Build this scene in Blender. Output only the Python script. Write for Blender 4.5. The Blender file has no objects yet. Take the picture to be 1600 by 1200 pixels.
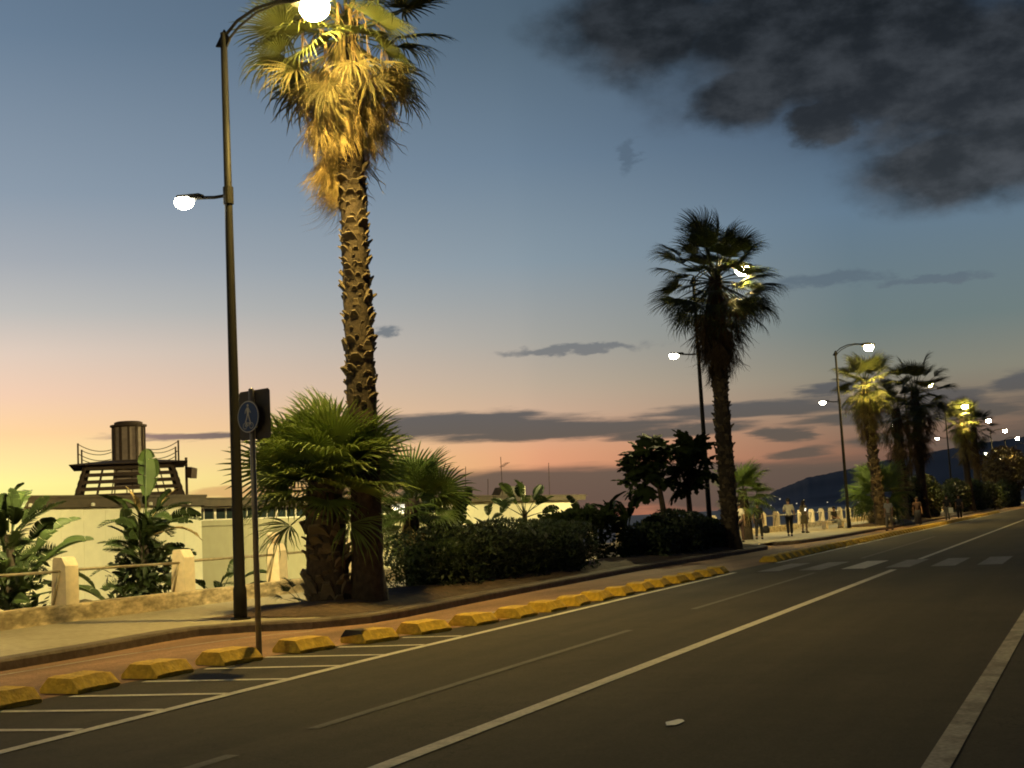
import bpy, math, random
from mathutils import Vector, Matrix
R = math.radians
random.seed(7)
S = bpy.context.scene
COL = S.collection

# ------------------------------------------------------------------ camera
CAM_H = 1.55
def set_camera():
    cd = bpy.data.cameras.new('camera'); co = bpy.data.objects.new('camera', cd); COL.objects.link(co)
    cd.sensor_width = 36.0; cd.lens = 36.0 * 2000.0 / 1600.0
    cd.clip_start = 0.1; cd.clip_end = 20000
    psi, th, ro = R(24.391), R(6.108), R(3.0)
    z = Vector((0, 0, 1))
    f0 = Vector((-math.sin(psi), math.cos(psi), 0)); r0 = Vector((math.cos(psi), math.sin(psi), 0))
    w = math.cos(th) * f0 + math.sin(th) * z
    u0 = -math.sin(th) * f0 + math.cos(th) * z
    r = r0 * math.cos(ro) - u0 * math.sin(ro)
    u = u0 * math.cos(ro) + r0 * math.sin(ro)
    m = Matrix((r, u, -w)).transposed().to_4x4()
    m.translation = Vector((0, 0, CAM_H))
    co.matrix_world = m
    S.camera = co
set_camera()
S.view_settings.view_transform = 'Standard'
S.view_settings.look = 'None'
S.view_settings.exposure = 0.0
S.view_settings.gamma = 1.0
S.view_settings.use_curve_mapping = False
S.render.engine = 'CYCLES'
S.cycles.use_denoising = True
S.cycles.filter_width = 1.9
S.cycles.max_bounces = 6
S.cycles.transparent_max_bounces = 8
S.cycles.sample_clamp_indirect = 4.0
S.cycles.use_light_tree = True

def lin(h):
    h = h.lstrip('#')
    o = []
    for i in (0, 2, 4):
        c = int(h[i:i+2], 16) / 255
        o.append(c / 12.92 if c <= 0.04045 else ((c + 0.055) / 1.055) ** 2.4)
    return tuple(o) + (1.0,)

# ------------------------------------------------------------------ dusk sky (world)
def make_world():
    W = bpy.data.worlds.new('World'); S.world = W; W.use_nodes = True
    nt = W.node_tree; N = nt.nodes; L = nt.links
    for n in list(N): N.remove(n)
    out = N.new('ShaderNodeOutputWorld'); bg = N.new('ShaderNodeBackground')
    L.new(bg.outputs[0], out.inputs[0])
    tc = N.new('ShaderNodeTexCoord')
    sep = N.new('ShaderNodeSeparateXYZ'); L.new(tc.outputs['Generated'], sep.inputs[0])
    def val(x, sock):
        if isinstance(x, (int, float)): sock.default_value = x
        else: L.new(x, sock)
    def m(op, a, b=None, c=None, clamp=False):
        n = N.new('ShaderNodeMath'); n.operation = op; n.use_clamp = clamp
        val(a, n.inputs[0])
        if b is not None: val(b, n.inputs[1])
        if c is not None: val(c, n.inputs[2])
        return n.outputs[0]
    def vm(op, a, b):
        n = N.new('ShaderNodeVectorMath'); n.operation = op
        L.new(a, n.inputs[0])
        if isinstance(b, tuple): n.inputs[1].default_value = b
        elif b is not None: L.new(b, n.inputs[1])
        return n
    def ramp(fac, stops, scale):
        n = N.new('ShaderNodeValToRGB'); e = n.color_ramp.elements
        e[0].position = stops[0][0] / scale; e[0].color = lin(stops[0][1])
        e[1].position = stops[-1][0] / scale; e[1].color = lin(stops[-1][1])
        for p, c in stops[1:-1]:
            q = e.new(p / scale); q.color = lin(c)
        L.new(fac, n.inputs[0]); return n.outputs[0]
    def mix(f, a, b):
        n = N.new('ShaderNodeMix'); n.data_type = 'RGBA'
        val(f, n.inputs[0]); L.new(a, n.inputs[6]); L.new(b, n.inputs[7]); return n.outputs[2]
    def mr(v, a, b, smooth=True):
        n = N.new('ShaderNodeMapRange'); n.interpolation_type = 'SMOOTHSTEP' if smooth else 'LINEAR'
        val(v, n.inputs[0]); n.inputs[1].default_value = a; n.inputs[2].default_value = b
        return n.outputs[0]
    deg = 180 / math.pi
    x, y, z = sep.outputs
    el = m('MULTIPLY', m('ARCSINE', z), deg)
    az = m('MULTIPLY', m('ARCTAN2', x, y), deg)
    # azimuth distance from the set sun (-60 degrees, over the sea)
    da = m('MULTIPLY', m('ARCCOSINE', m('DIVIDE', m('ADD', m('MULTIPLY', x, math.sin(R(-60))), m('MULTIPLY', y, math.cos(R(-60)))),
            m('SQRT', m('ADD', m('ADD', m('MULTIPLY', x, x), m('MULTIPLY', y, y)), 1e-6)))), deg)
    ec = m('DIVIDE', el, 60.0, clamp=True)
    A = ramp(ec, [(0, '#ffe070'), (2.6, '#fff79c'), (3.4, '#ffe9a0'), (4.7, '#ffd49e'), (6.3, '#f2cdb1'), (8.1, '#decabb'), (9.8, '#bdbbb8'), (12, '#a2a8b0'), (14.8, '#8998a8'), (21.2, '#667b91'), (30, '#475c75'), (45, '#2b3a54'), (60, '#1d2a42')], 60)
    B = ramp(ec, [(0, '#e08c66'), (3.0, '#e3a27c'), (4.6, '#cfac92'), (6.0, '#bcaa97'), (8, '#a5a39d'), (11.5, '#8696a2'), (16, '#6a7f93'), (21.6, '#506475'), (30, '#394d63'), (45, '#24334b'), (60, '#1a263c')], 60)
    C = ramp(ec, [(0, '#745042'), (2.0, '#836050'), (4, '#847363'), (5.5, '#828174'), (7.7, '#6a7a7b'), (12.6, '#5f778c'), (17, '#435870'), (22, '#324459'), (45, '#1e2b40'), (60, '#162236')], 60)
    D = ramp(ec, [(0, '#2c2c36'), (4, '#2d303a'), (12, '#26303c'), (25, '#1e2938'), (45, '#192436'), (60, '#162032')], 60)
    base = mix(mr(da, 14, 37, False), A, B)
    base = mix(mr(da, 36, 51, False), base, C)
    base = mix(mr(da, 57, 130), base, D)
    # a faint share of the physical sky so the dome behind the camera stays natural
    sky = N.new('ShaderNodeTexSky'); sky.sky_type = 'NISHITA'; sky.sun_disc = False
    sky.sun_elevation = R(-1.5); sky.sun_rotation = R(-60)
    skm = N.new('ShaderNodeMix'); skm.data_type = 'RGBA'; skm.blend_type = 'ADD'; skm.inputs[0].default_value = 0.03
    L.new(base, skm.inputs[6]); L.new(sky.outputs[0], skm.inputs[7]); base = skm.outputs[2]
    comb = N.new('ShaderNodeCombineXYZ'); L.new(az, comb.inputs[0]); L.new(el, comb.inputs[1])
    P = comb.outputs[0]
    def noise(sx, sy, detail=7, rough=.55, off=0.0):
        v = vm('MULTIPLY', P, (sx, sy, 1)).outputs[0]
        v = vm('ADD', v, (off, off * .7, off)).outputs[0]
        n = N.new('ShaderNodeTexNoise'); n.inputs['Scale'].default_value = 1.0
        n.inputs['Detail'].default_value = detail; n.inputs['Roughness'].default_value = rough
        L.new(v, n.inputs['Vector']); return n.outputs[0]
    def field(blobs, nz, amp, warp, wf, off):
        v = vm('MULTIPLY', P, (wf[0], wf[1], 1)).outputs[0]
        v = vm('ADD', v, (off, off * .3, off)).outputs[0]
        n = N.new('ShaderNodeTexNoise'); n.inputs['Scale'].default_value = 1.0; n.inputs['Detail'].default_value = 6; n.inputs['Roughness'].default_value = .6
        L.new(v, n.inputs['Vector'])
        w = vm('SUBTRACT', n.outputs['Color'], (.5, .5, .5)).outputs[0]
        w = vm('MULTIPLY', w, (warp[0], warp[1], 0)).outputs[0]
        Q = vm('ADD', P, w).outputs[0]
        cur = None
        for (a, e, ra, re) in blobs:
            d = vm('SUBTRACT', Q, (a, e, 0)).outputs[0]
            d = vm('DIVIDE', d, (ra, re, 1)).outputs[0]
            n = N.new('ShaderNodeVectorMath'); n.operation = 'LENGTH'; L.new(d, n.inputs[0])
            v = m('SUBTRACT', 1.0, n.outputs['Value'])
            cur = v if cur is None else m('MAXIMUM', cur, v)
        return m('ADD', cur, m('MULTIPLY', m('SUBTRACT', nz, 0.5), amp))
    dark = ramp(ec, [(0, '#5a4d45'), (2.2, '#62564c'), (3.6, '#5d5751'), (5.5, '#5a5c60'), (9, '#5a6470'), (12.5, '#303438'), (17, '#272b30'), (21, '#1a1e22'), (40, '#15191f')], 60)
    # upper dark bank
    nA = noise(.16, .26, 8, .56, 3.1)
    fA = field([(-4, 25.5, 17, 8.0), (-9, 20.5, 11, 5.2), (-3, 17.6, 9, 4.8), (1, 15.5, 8.5, 4.0), (-3.2, 13.9, 6.6, 2.4), (8, 20, 14, 10), (20, 28, 26, 14), (-13.2, 17.8, 3.6, 1.9), (-9.8, 16.4, 2.0, 1.1), (-6, 17.5, 6, 2.5), (-17.5, 21.4, 5.5, 3.0)], nA, .9, (4.0, 2.4), (.2, .3), 11.4)
    cA = mr(fA, -.06, .52)
    nv = noise(.35, .6, 6, .6, 9.0)
    dA = mix(mr(nv, .35, .72), dark, ramp(ec, [(0, '#7a6e68'), (8, '#5a616a'), (14, '#474b50'), (22, '#32373d'), (40, '#1c2129')], 60))
    base = mix(m('MULTIPLY', cA, .97), base, dA)
    # small wisps
    nW = noise(.9, 1.6, 5, .6, 5.0)
    fW = field([(-18.45, 15.9, .55, 1.0), (-29.9, 8.7, .75, .38), (-21.3, 7.5, 4.6, .3), (-10.2, 9.75, 3.6, .42), (-5.5, 9.3, 3.2, .3)], nW, 1.15, (2.4, .95), (.7, 1.8), 1.3)
    wc = ramp(ec, [(0, '#6d6a68'), (7.4, '#6f7276'), (9.5, '#5d6c78'), (16, '#56687a'), (40, '#40505f')], 60)
    base = mix(m('MULTIPLY', mr(fW, .05, .6), .8), base, wc)
    # long low banks
    nB = noise(.15, 2.2, 7, .6, 1.7)
    fB = field([(-28.6, 4.25, 4.5, .7), (-26.5, 4.5, 7.0, .72), (-23, 3.95, 8.5, .62), (-13.5, 4.35, 6.5, .55), (-17.0, 3.6, 5.0, .4), (-7, 3.6, 6.0, .5), (-10.7, 5.0, 1.7, .42), (-12.3, 3.2, 1.5, .4), (-2.5, 4.6, 2.2, .65), (-5.4, 4.2, 2.4, .6), (-38.5, 4.42, 5.0, .3), (3, 3.6, 9, 1.4), (14, 4.6, 14, 2)], nB, 1.2, (5.0, .85), (.2, 1.3), 6.1)
    bk = mr(fB, .06, .52)
    base = mix(m('MULTIPLY', bk, .95), base, mix(mr(da, 16, 26), ramp(ec, [(0, '#a3847c'), (40, '#9c8078')], 60), dark))
    # mauve bank over the horizon
    nC = noise(.12, 1.3, 7, .6, 7.7)
    fC = field([(-24, 1.1, 11.0, 1.75), (-14, .9, 10, 1.6), (-17.5, 1.5, 6.0, 1.1), (-28.5, 2.3, 2.4, .5), (-12.2, 2.3, 2.0, .35), (-8.5, 2.6, 3, .35), (-2, 1.2, 8, 2.6), (12, 1.6, 14, 2.4)], nC, .9, (6, .8), (.14, 1.0), 2.9)
    base = mix(m('MULTIPLY', mr(fC, .05, .55), .93), base, dark)
    nD = noise(.5, 2.2, 6, .6, 2.2)
    fD = field([(-43.5, 1.7, 9, .4), (-36, 1.9, 5, .35)], nD, 1.2, (3, .4), (.5, 1.5), 8.0)
    base = mix(m('MULTIPLY', mr(fD, .1, .6), .55), base, ramp(ec, [(0, '#c88e5c'), (40, '#c88e5c')], 60))
    L.new(base, bg.inputs['Color'])
    bg.inputs['Strength'].default_value = 1.0
make_world()

# ------------------------------------------------------------------ materials
def nodes_mat(name):
    M = bpy.data.materials.new(name); M.use_nodes = True
    nt = M.node_tree
    return M, nt.nodes, nt.links, nt.nodes['Principled BSDF']

def mat(name, c, rough=.7, var=.25, scale=6.0, bump=0.0, bscale=40.0, c2=None, patch=1.2, metal=0.0, trans=0.0, spec=.4, stretch=(1, 1, 1), lo=.42, hi=.66):
    """procedural paint: base colour with two scales of mottling, fine relief, optional leaf translucency"""
    M, N, L, b = nodes_mat(name)
    tc = N.new('ShaderNodeTexCoord'); mp = N.new('ShaderNodeMapping'); mp.inputs['Scale'].default_value = stretch
    L.new(tc.outputs['Object'], mp.inputs[0])
    n1 = N.new('ShaderNodeTexNoise'); n1.inputs['Scale'].default_value = scale; n1.inputs['Detail'].default_value = 5
    n2 = N.new('ShaderNodeTexNoise'); n2.inputs['Scale'].default_value = patch; n2.inputs['Detail'].default_value = 6; n2.inputs['Roughness'].default_value = .62
    L.new(mp.outputs[0], n1.inputs[0]); L.new(mp.outputs[0], n2.inputs[0])
    c = tuple(c[:3]); c2 = tuple(c2[:3]) if c2 else tuple(v * .45 for v in c)
    r = N.new('ShaderNodeMapRange'); r.inputs[1].default_value = lo; r.inputs[2].default_value = hi; L.new(n2.outputs[0], r.inputs[0])
    mx = N.new('ShaderNodeMix'); mx.data_type = 'RGBA'
    mx.inputs[6].default_value = c + (1,); mx.inputs[7].default_value = c2 + (1,)
    mul = N.new('ShaderNodeMath'); mul.operation = 'MULTIPLY'; mul.inputs[1].default_value = min(1, var * 2)
    L.new(r.outputs[0], mul.inputs[0]); L.new(mul.outputs[0], mx.inputs[0])
    hs = N.new('ShaderNodeHueSaturation')
    r2 = N.new('ShaderNodeMapRange'); r2.inputs[1].default_value = .3; r2.inputs[2].default_value = .7; r2.inputs[3].default_value = 1 - var; r2.inputs[4].default_value = 1 + var
    L.new(n1.outputs[0], r2.inputs[0]); L.new(r2.outputs[0], hs.inputs['Value']); L.new(mx.outputs[2], hs.inputs['Color'])
    L.new(hs.outputs[0], b.inputs['Base Color'])
    b.inputs['Roughness'].default_value = rough; b.inputs['Metallic'].default_value = metal
    b.inputs['Specular IOR Level'].default_value = spec
    if bump:
        n3 = N.new('ShaderNodeTexNoise'); n3.inputs['Scale'].default_value = bscale; n3.inputs['Detail'].default_value = 4
        L.new(mp.outputs[0], n3.inputs[0])
        bp = N.new('ShaderNodeBump'); bp.inputs['Strength'].default_value = bump; bp.inputs['Distance'].default_value = .02
        L.new(n3.outputs[0], bp.inputs['Height']); L.new(bp.outputs[0], b.inputs['Normal'])
    if trans:
        t = N.new('ShaderNodeBsdfTranslucent'); L.new(hs.outputs[0], t.inputs[0])
        ms = N.new('ShaderNodeMixShader'); ms.inputs[0].default_value = trans
        L.new(b.outputs[0], ms.inputs[1]); L.new(t.outputs[0], ms.inputs[2])
        L.new(ms.outputs[0], N['Material Output'].inputs[0])
    return M

def emit(name, c, s):
    M, N, L, b = nodes_mat(name)
    b.inputs['Base Color'].default_value = (.8, .8, .8, 1)
    b.inputs['Emission Color'].default_value = tuple(c) + (1,); b.inputs['Emission Strength'].default_value = s
    return M

def asphalt(name, c, seams=True):
    M, N, L, b = nodes_mat(name)
    tc = N.new('ShaderNodeTexCoord')
    def nz(s, d=5, r=.6, st=(1, 1, 1)):
        mp = N.new('ShaderNodeMapping'); mp.inputs['Scale'].default_value = st
        L.new(tc.outputs['Object'], mp.inputs[0])
        n = N.new('ShaderNodeTexNoise'); n.inputs['Scale'].default_value = s; n.inputs['Detail'].default_value = d; n.inputs['Roughness'].default_value = r
        L.new(mp.outputs[0], n.inputs[0]); return n.outputs[0]
    def mrng(v, a, b_, lo, hi):
        n = N.new('ShaderNodeMapRange'); L.new(v, n.inputs[0])
        n.inputs[1].default_value = a; n.inputs[2].default_value = b_; n.inputs[3].default_value = lo; n.inputs[4].default_value = hi
        return n.outputs[0]
    def mul(a, b_):
        n = N.new('ShaderNodeMath'); n.operation = 'MULTIPLY'; L.new(a, n.inputs[0]); L.new(b_, n.inputs[1]); return n.outputs[0]
    v = mrng(nz(30, 5, .85), .3, .7, .45, 1.55)
    v = mul(v, mrng(nz(4.5, 5, .75), .3, .7, .82, 1.18))
    v = mul(v, mrng(nz(.35, 6), .35, .68, .8, 1.22))
    v = mul(v, mrng(nz(1.0, 5, .6, (1.1, .05, 1)), .35, .65, .72, 1.22))     # tyre-worn lengthwise streaks
    v = mul(v, mrng(nz(.9, 6, .65), .63, .7, 1.0, .8))                       # oil and damp stains
    if seams:
        vo = N.new('ShaderNodeTexVoronoi'); vo.feature = 'DISTANCE_TO_EDGE'; vo.inputs['Scale'].default_value = .22
        mp = N.new('ShaderNodeMapping'); L.new(tc.outputs['Object'], mp.inputs[0])
        wn = N.new('ShaderNodeTexNoise'); wn.inputs['Scale'].default_value = 1.4; wn.inputs['Detail'].default_value = 6
        L.new(tc.outputs['Object'], wn.inputs[0])
        ad = N.new('ShaderNodeVectorMath'); ad.operation = 'ADD'
        sc = N.new('ShaderNodeVectorMath'); sc.operation = 'SCALE'; sc.inputs[3].default_value = 1.6
        L.new(wn.outputs['Color'], sc.inputs[0]); L.new(mp.outputs[0], ad.inputs[0]); L.new(sc.outputs[0], ad.inputs[1])
        L.new(ad.outputs[0], vo.inputs['Vector'])
        v = mul(v, mrng(vo.outputs['Distance'], .0, .0035, .5, 1.0))
    mx = N.new('ShaderNodeVectorMath'); mx.operation = 'SCALE'; mx.inputs[0].default_value = c[:3]
    L.new(v, mx.inputs[3]); L.new(mx.outputs[0], b.inputs['Base Color'])
    b.inputs['Roughness'].default_value = .82; b.inputs['Specular IOR Level'].default_value = .25
    bp = N.new('ShaderNodeBump'); bp.inputs['Strength'].default_value = .5; bp.inputs['Distance'].default_value = .012
    L.new(nz(90, 3, .7), bp.inputs['Height']); L.new(bp.outputs[0], b.inputs['Normal'])
    return M

M = {}
M['asphalt'] = asphalt('asphalt', (.040, .033, .021))
M['lane'] = asphalt('lane_asphalt', (.245, .145, .085), False)
M['promenade'] = mat('promenade_concrete', (.35, .31, .22), .85, .16, 9, .25, 60, (.20, .17, .11), .5)
M['paint'] = mat('road_paint', (.50, .47, .40), .7, .22, 30, .2, 80, (.16, .15, .13), 3.2, lo=.5, hi=.68)
M['paint_thin'] = mat('worn_road_paint', (.34, .31, .25), .8, .3, 26, .2, 80, (.09, .08, .065), 2.4, lo=.45, hi=.62)
M['paint_cross'] = mat('crosswalk_paint', (.22, .215, .2), .8, .25, 20, .2, 80, (.09, .085, .075), 2.0, lo=.45, hi=.65)
M['paint_faint'] = mat('ghost_road_paint', (.105, .098, .082), .8, .25, 30, .2, 80, (.062, .058, .05), 1.5, lo=.42, hi=.6)
M['kerb'] = mat('kerb_stone', (.13, .10, .075), .85, .25, 8, .4, 30, (.06, .045, .03), 1.4)
M['soil'] = mat('planter_soil', (.085, .055, .032), .95, .35, 9, .9, 14, (.04, .026, .015), 1.6)
M['yellow'] = mat('yellow_concrete', (.56, .365, .035), .8, .25, 14, .6, 30, (.15, .10, .03), 4.5, lo=.48, hi=.7)
M['black'] = mat('black_scuff', (.02, .018, .016), .8, .2)
M['pole'] = mat('lamp_post_steel', (.015, .014, .012), .6, .15, 5, .05, 40, spec=.18)
M['sign_post'] = mat('galvanised_post', (.20, .18, .15), .45, .12, 8, metal=.45)
M['sign_back'] = mat('sign_back', (.045, .04, .038), .6, .15, 6)
M['sign_blue'] = mat('sign_blue', (.012, .045, .16), .45, .1, 6)
M['sign_white'] = mat('sign_white', (.42, .42, .40), .5, .1, 6)
M['stucco'] = mat('pillar_stucco', (.80, .66, .44), .85, .1, 7, .25, 40, (.62, .45, .27), 1.6, lo=.5, hi=.75)
M['lowwall'] = mat('stained_wall', (.58, .46, .28), .9, .3, 7, .35, 30, (.09, .075, .035), 2.3, lo=.43, hi=.6, stretch=(1, 1, 2.2))
M['rail'] = mat('rail_pipe', (.32, .27, .17), .5, .2, 9, .1, 40, (.15, .10, .05), 2.5, metal=.2)
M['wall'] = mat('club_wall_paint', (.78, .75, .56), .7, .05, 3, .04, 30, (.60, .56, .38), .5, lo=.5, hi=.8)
M['wall_shade'] = mat('club_wall_shaded', (.35, .335, .225), .75, .05, 3, .04, 30, (.28, .265, .19), .5, lo=.5, hi=.8)  # darker copy of the wall colour, with the rear range's shade put into it
M['fascia'] = mat('fascia_brown', (.075, .055, .032), .7, .18, 5, .1, 30)
M['timber'] = mat('dark_timber', (.06, .035, .022), .7, .25, 8, .3, 30, stretch=(1, 1, 6))
M['drum'] = mat('drum_metal', (.28, .21, .17), .6, .2, 5, .05, 30, (.14, .1, .08), 1.8)
M['frame'] = mat('window_frame', (.75, .72, .6), .5, .06)
Mg, Ng, Lg, bgl = nodes_mat('window_glass')
bgl.inputs['Base Color'].default_value = (.02, .03, .03, 1); bgl.inputs['Roughness'].default_value = .08
M['glass'] = Mg
M['lit'] = emit('lit_pane', (1, .95, .8), 1.6)
M['lens_warm'] = emit('lens_warm', (1.0, .74, .24), 540)
M['lens_white'] = emit('lens_white', (1.0, .93, .68), 45)
M['town'] = emit('town_light', (1, .88, .62), 1.3)
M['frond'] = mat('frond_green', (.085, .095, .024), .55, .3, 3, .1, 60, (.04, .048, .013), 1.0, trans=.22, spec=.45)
M['frond_lime'] = mat('frond_lime', (.15, .16, .03), .6, .3, 3, .1, 60, (.08, .09, .02), 1.0, trans=.22)
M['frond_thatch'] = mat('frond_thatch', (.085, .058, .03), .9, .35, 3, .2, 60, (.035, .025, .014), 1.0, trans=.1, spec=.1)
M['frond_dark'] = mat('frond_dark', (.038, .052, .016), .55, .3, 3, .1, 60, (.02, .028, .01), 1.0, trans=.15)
M['frond_olive'] = mat('frond_olive', (.20, .16, .055), .65, .3, 3, .1, 60, (.10, .09, .03), 1.0, trans=.22)
M['frond_dead'] = mat('frond_dead', (.48, .36, .14), .8, .35, 3, .2, 60, (.14, .095, .04), 1.0, trans=.15)
M['bark'] = mat('palm_bark', (.046, .033, .021), .9, .4, 12, 1.0, 22, (.018, .013, .009), 2.2, stretch=(1, 1, .7))
M['stub'] = mat('palm_stub', (.115, .088, .054), .85, .35, 7, .4, 20, (.05, .037, .024), 1.4)
M['leaf_big'] = mat('paddle_leaf', (.05, .075, .018), .5, .22, 4, .1, 30, (.03, .06, .016), 1.3, trans=.22, spec=.5)
M['leaf_dry'] = mat('dry_leaf', (.34, .24, .09), .75, .3, 4, .2, 30, (.16, .11, .045), 1.3, trans=.2)
M['leaf_dark'] = mat('dark_leaf', (.022, .032, .012), .75, .35, 2.5, 0, 30, (.012, .018, .008), .8, trans=.12, spec=.02)
M['leaf_hedge'] = mat('hedge_leaf', (.023, .038, .010), .55, .4, 1.6, 0, 30, (.014, .022, .008), .7, trans=.12)
M['leaf_russet'] = mat('russet_leaf', (.055, .043, .02), .6, .4, 1.6, 0, 30, (.05, .04, .015), .7, trans=.15)
M['wood'] = mat('pale_wood', (.42, .29, .14), .7, .25, 8, .2, 30)
M['rock'] = mat('pale_rock', (.62, .55, .38), .9, .15, 5, .4, 10)
M['beach'] = mat('beach_sand', (.30, .24, .15), .95, .2, 4, .5, 12)
M['ground'] = mat('far_ground', (.06, .06, .04), .95, .3, .05, 0, 1)
M['hill'] = mat('hill_scrub', (.24, .23, .23), .95, .3, .004, 0, 1, patch=.002)
Mw, Nw, Lw, bw = nodes_mat('sea_water')
bw.inputs['Base Color'].default_value = (.010, .014, .018, 1); bw.inputs['Roughness'].default_value = .4; bw.inputs['Specular IOR Level'].default_value = .12
tcw = Nw.new('ShaderNodeTexCoord'); nw = Nw.new('ShaderNodeTexNoise'); nw.inputs['Scale'].default_value = .35; nw.inputs['Detail'].default_value = 8
bpw = Nw.new('ShaderNodeBump'); bpw.inputs['Strength'].default_value = .9; bpw.inputs['Distance'].default_value = .6
Lw.new(tcw.outputs['Object'], nw.inputs[0]); Lw.new(nw.outputs[0], bpw.inputs['Height']); Lw.new(bpw.outputs[0], bw.inputs['Normal'])
M['sea'] = Mw
M['skin'] = mat('skin', (.24, .14, .09), .6, .08)
M['hair'] = mat('hair', (.02, .015, .012), .6, .2)

# ------------------------------------------------------------------ mesh helpers
class MB:
    def __init__(s): s.v = []; s.f = []; s.mi = []; s.cur = 0
    def add(s, vs, fs):
        o = len(s.v); s.v += [tuple(v) for v in vs]
        for f in fs: s.f.append(tuple(i + o for i in f)); s.mi.append(s.cur)
    def box(s, x0, x1, y0, y1, z0, z1):
        s.add([(x0, y0, z0), (x1, y0, z0), (x1, y1, z0), (x0, y1, z0), (x0, y0, z1), (x1, y0, z1), (x1, y1, z1), (x0, y1, z1)],
              [(0, 3, 2, 1), (4, 5, 6, 7), (0, 1, 5, 4), (1, 2, 6, 5), (2, 3, 7, 6), (3, 0, 4, 7)])
    def tube(s, pts, rad, n=8, cap=True):
        pts = [Vector(p) for p in pts]
        if not isinstance(rad, (list, tuple)): rad = [rad] * len(pts)
        rings = []
        prev = None
        for i, p in enumerate(pts):
            d = (pts[min(i + 1, len(pts) - 1)] - pts[max(i - 1, 0)]).normalized()
            if prev is None:
                a = Vector((0, 0, 1)) if abs(d.z) < .9 else Vector((1, 0, 0))
                a = (a - d * a.dot(d)).normalized()
            else:
                a = (prev - d * prev.dot(d)).normalized()
            prev = a; b = d.cross(a)
            rings.append([p + (a * math.cos(2 * math.pi * k / n) + b * math.sin(2 * math.pi * k / n)) * rad[i] for k in range(n)])
        vs = [q for r in rings for q in r]; fs = []
        for i in range(len(pts) - 1):
            for k in range(n):
                fs.append((i * n + k, i * n + (k + 1) % n, (i + 1) * n + (k + 1) % n, (i + 1) * n + k))
        if cap:
            fs.append(tuple(range(n - 1, -1, -1))); o = (len(pts) - 1) * n; fs.append(tuple(o + k for k in range(n)))
        s.add(vs, fs)
    def lathe(s, prof, n=16, c=(0, 0, 0)):
        vs = []; fs = []
        for (r, z) in prof:
            for k in range(n):
                a = 2 * math.pi * k / n; vs.append((c[0] + r * math.cos(a), c[1] + r * math.sin(a), c[2] + z))
        for i in range(len(prof) - 1):
            for k in range(n): fs.append((i * n + k, i * n + (k + 1) % n, (i + 1) * n + (k + 1) % n, (i + 1) * n + k))
        fs.append(tuple(range(n - 1, -1, -1))); o = (len(prof) - 1) * n; fs.append(tuple(o + k for k in range(n)))
        s.add(vs, fs)
    def prism(s, poly, ext):
        """closed polygon (3D points) extruded by vector ext"""
        n = len(poly); e = Vector(ext)
        vs = [Vector(p) for p in poly] + [Vector(p) + e for p in poly]
        fs = [tuple(range(n - 1, -1, -1)), tuple(range(n, 2 * n))]
        for i in range(n): fs.append((i, (i + 1) % n, n + (i + 1) % n, n + i))
        s.add(vs, fs)
    def mesh(s, name, mats, smooth=False):
        me = bpy.data.meshes.new(name); me.from_pydata(s.v, [], s.f)
        for m_ in (mats if isinstance(mats, (list, tuple)) else [mats]): me.materials.append(m_)
        me.polygons.foreach_set('material_index', s.mi)
        if smooth: me.polygons.foreach_set('use_smooth', [True] * len(s.f))
        me.update(); return me
    def build(s, name, mats, parent=None, smooth=False, loc=None):
        return link(name, s.mesh(name, mats, smooth), parent, loc)

def link(name, me, parent=None, loc=None, mtx=None):
    o = bpy.data.objects.new(name, me); COL.objects.link(o)
    if parent is not None: o.parent = parent
    if mtx is not None: o.matrix_local = mtx
    elif loc is not None: o.location = loc
    return o
def empty(name, loc=(0, 0, 0), rz=0.0):
    o = bpy.data.objects.new(name, None); COL.objects.link(o); o.location = loc; o.rotation_euler = (0, 0, rz); o.empty_display_size = .2
    return o
def tag(o, label, cat, group=None):
    o['label'] = label; o['category'] = cat
    if group: o['group'] = group
    return o
def struct(o, label=None):
    o['kind'] = 'structure'
    if label: o['label'] = label
    return o
def stuff(o): o['kind'] = 'stuff'; return o
def children(o): return [c for c in bpy.data.objects if c.parent == o]
def copy_tree(o, parent=None):
    c = o.copy(); COL.objects.link(c)
    if parent: c.parent = parent
    for ch in children(o): copy_tree(ch, c)
    return c
def lerp_path(path, y):
    for (x0, y0), (x1, y1) in zip(path, path[1:]):
        if y0 <= y <= y1: return x0 + (x1 - x0) * (y - y0) / (y1 - y0)
    return path[0][0] if y < path[0][1] else path[-1][0]

# ------------------------------------------------------------------ ground, road, promenade
def sheet(name, poly, z, m_, label=None):
    b = MB(); b.add([(x, y, z) for x, y in poly], [tuple(range(len(poly)))])
    return struct(b.build(name, m_), label)
g = MB(); g.add([(-17.45, -60, -.03), (4000, -60, -.03), (4000, 6000, -.03), (-17.45, 6000, -.03)], [(0, 1, 2, 3)])
struct(g.build('ground', M['ground']))
b = MB()
for (x0, z0, x1, z1) in ((-17.45, -.15, -34, -.45), (-34, -.45, -60, -2.2)):
    b.add([(x1, -60, z1), (x0, -60, z0), (x0, 1200, z0), (x1, 1200, z1)], [(0, 1, 2, 3)])
struct(b.build('beach', M['beach']))
b = MB(); b.add([(-9000, -400, -1.7), (-50, -400, -1.7), (-50, 9000, -1.7), (-9000, 9000, -1.7)], [(0, 1, 2, 3)])
struct(b.build('sea', M['sea']))
b = MB(); b.add([(-14, -40, 0), (9, -40, 0), (9, 900, 0), (-14, 900, 0)], [(0, 1, 2, 3)])
struct(b.build('road', M['asphalt']))

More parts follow.
